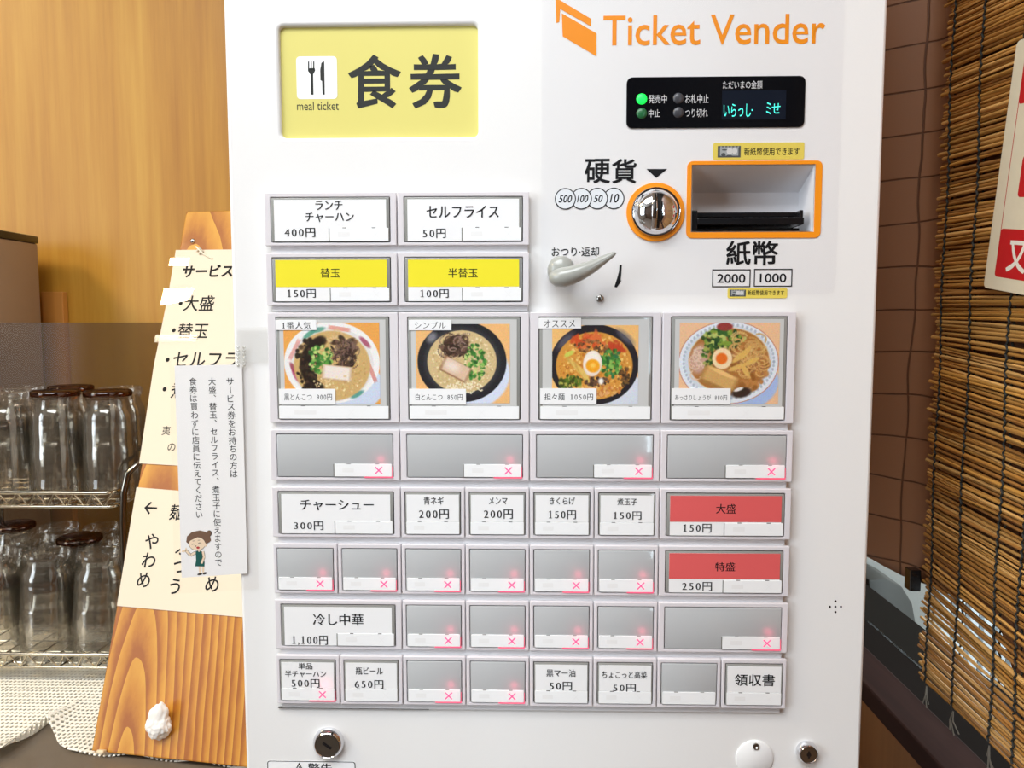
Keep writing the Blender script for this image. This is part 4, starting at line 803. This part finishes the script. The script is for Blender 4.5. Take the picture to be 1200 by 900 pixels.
# reed blind
bz = onX(1075, 790, XW).z
blind = thing('reed_blind', 'tan reed blind tied with dark cords hanging over the window', 'blind', (XW, -.05, bz))
sz_ = np.array([.98, 1.013, 1.10, 1.18, 1.309, 1.351, 1.488, 1.60, 1.75]); sv_ = np.array([.01, .012, .107, .05, .09, .02, .063, .117, .13])
YL, YN = .166, -.34
mb = MB(); cols = []; z = bz; slats = []
while z < 1.86:
    r = random.uniform(.00105, .0019); z += r*.94
    slats.append((z, r)); z += r*.94+random.choice([0, 0, .0002, .0005, .0012] if not 1.035 < z < 1.125 else [.0002, .0008, .0014, .0018])
for z, r in slats:
    s = float(np.interp(z, sz_, sv_))+random.gauss(0, .008); y0 = YL+random.uniform(-.006, .006); k = 9; pts = []; ph = random.uniform(0, 6); xo = random.uniform(-.0008, .0008)
    for i in range(k):
        y = y0+(YN-y0)*(i/(k-1))**1.3; dy = y-YL; eff = dy if dy > -.16 else -.16+(dy+.16)*.35
        pts.append((XW+xo+.0006*math.sin(y*40+ph), y, z+s*eff+.0005*math.sin(y*30+ph)))
    n0 = len(mb.f); mb.tube(pts, [r*random.uniform(.9, 1.08) for _ in pts], 6)
    base = random.choice([(196, 146, 78), (182, 130, 64), (206, 158, 92), (168, 116, 54), (190, 138, 66), (150, 102, 50)]); f_ = random.uniform(.86, 1.1); c_ = lin(tuple(min(255, v*f_) for v in base))
    cols += [c_]*(len(mb.f)-n0)
me = bpy.data.meshes.new('m'); me.from_pydata(mb.v, [], mb.f); a = me.color_attributes.new('Col', 'FLOAT_COLOR', 'CORNER')
buf = []
for p, cc in zip(me.polygons, cols): buf += list(cc)*p.loop_total
a.data.foreach_set('color', buf); RD = vcol('reed', .42); link('reed_slats', me, RD, blind, 60)
CORD = mat('dark_green_cord', (34, 34, 28), .8); TAIL = mat('grey_cord_tail', (92, 84, 74), .9)
for n_, (px, tail) in enumerate(((1098, (1080, 808, 1081, 820)), (1131, (1109, 828, 1095, 855)), (1176, (1144, 862, 1140, 884)), (1204, None), (1262, None), (1345, None), (1480, None), (1700, None))):
    y = CAM.y+XW*FPX/(px-621); pts = []; s_low = bz-.001; zz = s_low; i = 0
    amp = .0011; drift = random.uniform(0, 6)
    while zz < 1.86:
        yy = y+(.0016*math.sin(zz*38+drift)+(amp if i % 2 else -amp))
        sl = float(np.interp(zz, sz_, sv_)); pts.append((XW-.0021, yy, zz)); zz += .0034; i += 1
    cdm = MB().tube(pts, .00095, 5); cdm.tube([(XW+.0021, p[1]-.0005, p[2]+.0015) for p in pts], .0009, 5)
    co = cdm.obj('cord', CORD, blind)
    z_e = bz-.002+float(np.interp(bz, sz_, sv_))*(y-YL)
    pe = Vector((XW-.001, y, z_e)); tl2 = MB()
    for q in range(3): tl2.tube([pe, pe+Vector((-.003+.002*q*.3, -.002+random.uniform(-.003, .002), -.007)), pe+Vector((-.005+.002*q, -.006+random.uniform(-.006, .003), -.014-.003*(q % 2)))], .0006, 5)
    tl2.obj('cord_tail', TAIL, co)
# hanging sign on the blind
XS = XW-.006
g1 = onX(1193.5, 48, XS); g2 = onX(1154, 337, XS); vdn = (g1-g2).normalized(); usn = Vector((0, -1, 0)); usn = (usn-vdn*usn.dot(vdn)).normalized()
SF = Frame(g2, usn, vdn); HS = (g1-g2).length; WS = .15
hs = thing('hanging_sign', 'cream and red plastic sign hanging on the reed blind at right edge', 'sign', SF.pt(WS/2, 0))
plate('sign_plate', [rr(0, 0, WS, HS, .004)], -.0012, .0012, mat('cream_sign_plastic', (226, 214, 184), .45, noise=.05, nscale=120), hs, .0003, F=SF)
k = MB(); cc = .00125; RED = mat('sign_red', (196, 22, 32), .45)
def sb(x0, y0, x1, y1, r=.003): poly_to(k, SF, rr(x0, y0, x1, y1, r), cc)
x_a = SF.loc(1167, 325)[0]; zA = SF.loc(1175, 325)[1]; zB = SF.loc(1180, 268)[1]
pts = rr(x_a, zA, WS-x_a, zB, .003); poly_to(k, SF, pts, cc)
ring_to(k, SF, rr(x_a, zA, WS-x_a, HS-.008, .003), rr(x_a+.0007, zA+.0007, WS-x_a-.0007, HS-.0087, .003)[::-1], cc+.00003)
zC = SF.loc(1196, 122)[1]; poly_to(k, SF, rr(x_a, zC, WS-x_a, HS-.008, .003), cc+.00002)
zD, zE = SF.loc(1196, 231)[1], SF.loc(1196, 203)[1]; xd = SF.loc(1196.5, 215)[0]; poly_to(k, SF, rr(xd, zD, WS*.8, zE+.012, .003), cc+.00004)
link('red_print', flat(k), RED, hs)
k = MB(); q0 = SF.loc(1180, 318); q1 = SF.loc(1186, 281); text_to(k, SF, (q0[0], q0[1], q0[0]+(q1[1]-q0[1])*.98, q1[1]), '又', cc+.00008, bold=.03)
link('sign_lettering', flat(k), mat('sign_white_print', (240, 232, 214), .5), hs)
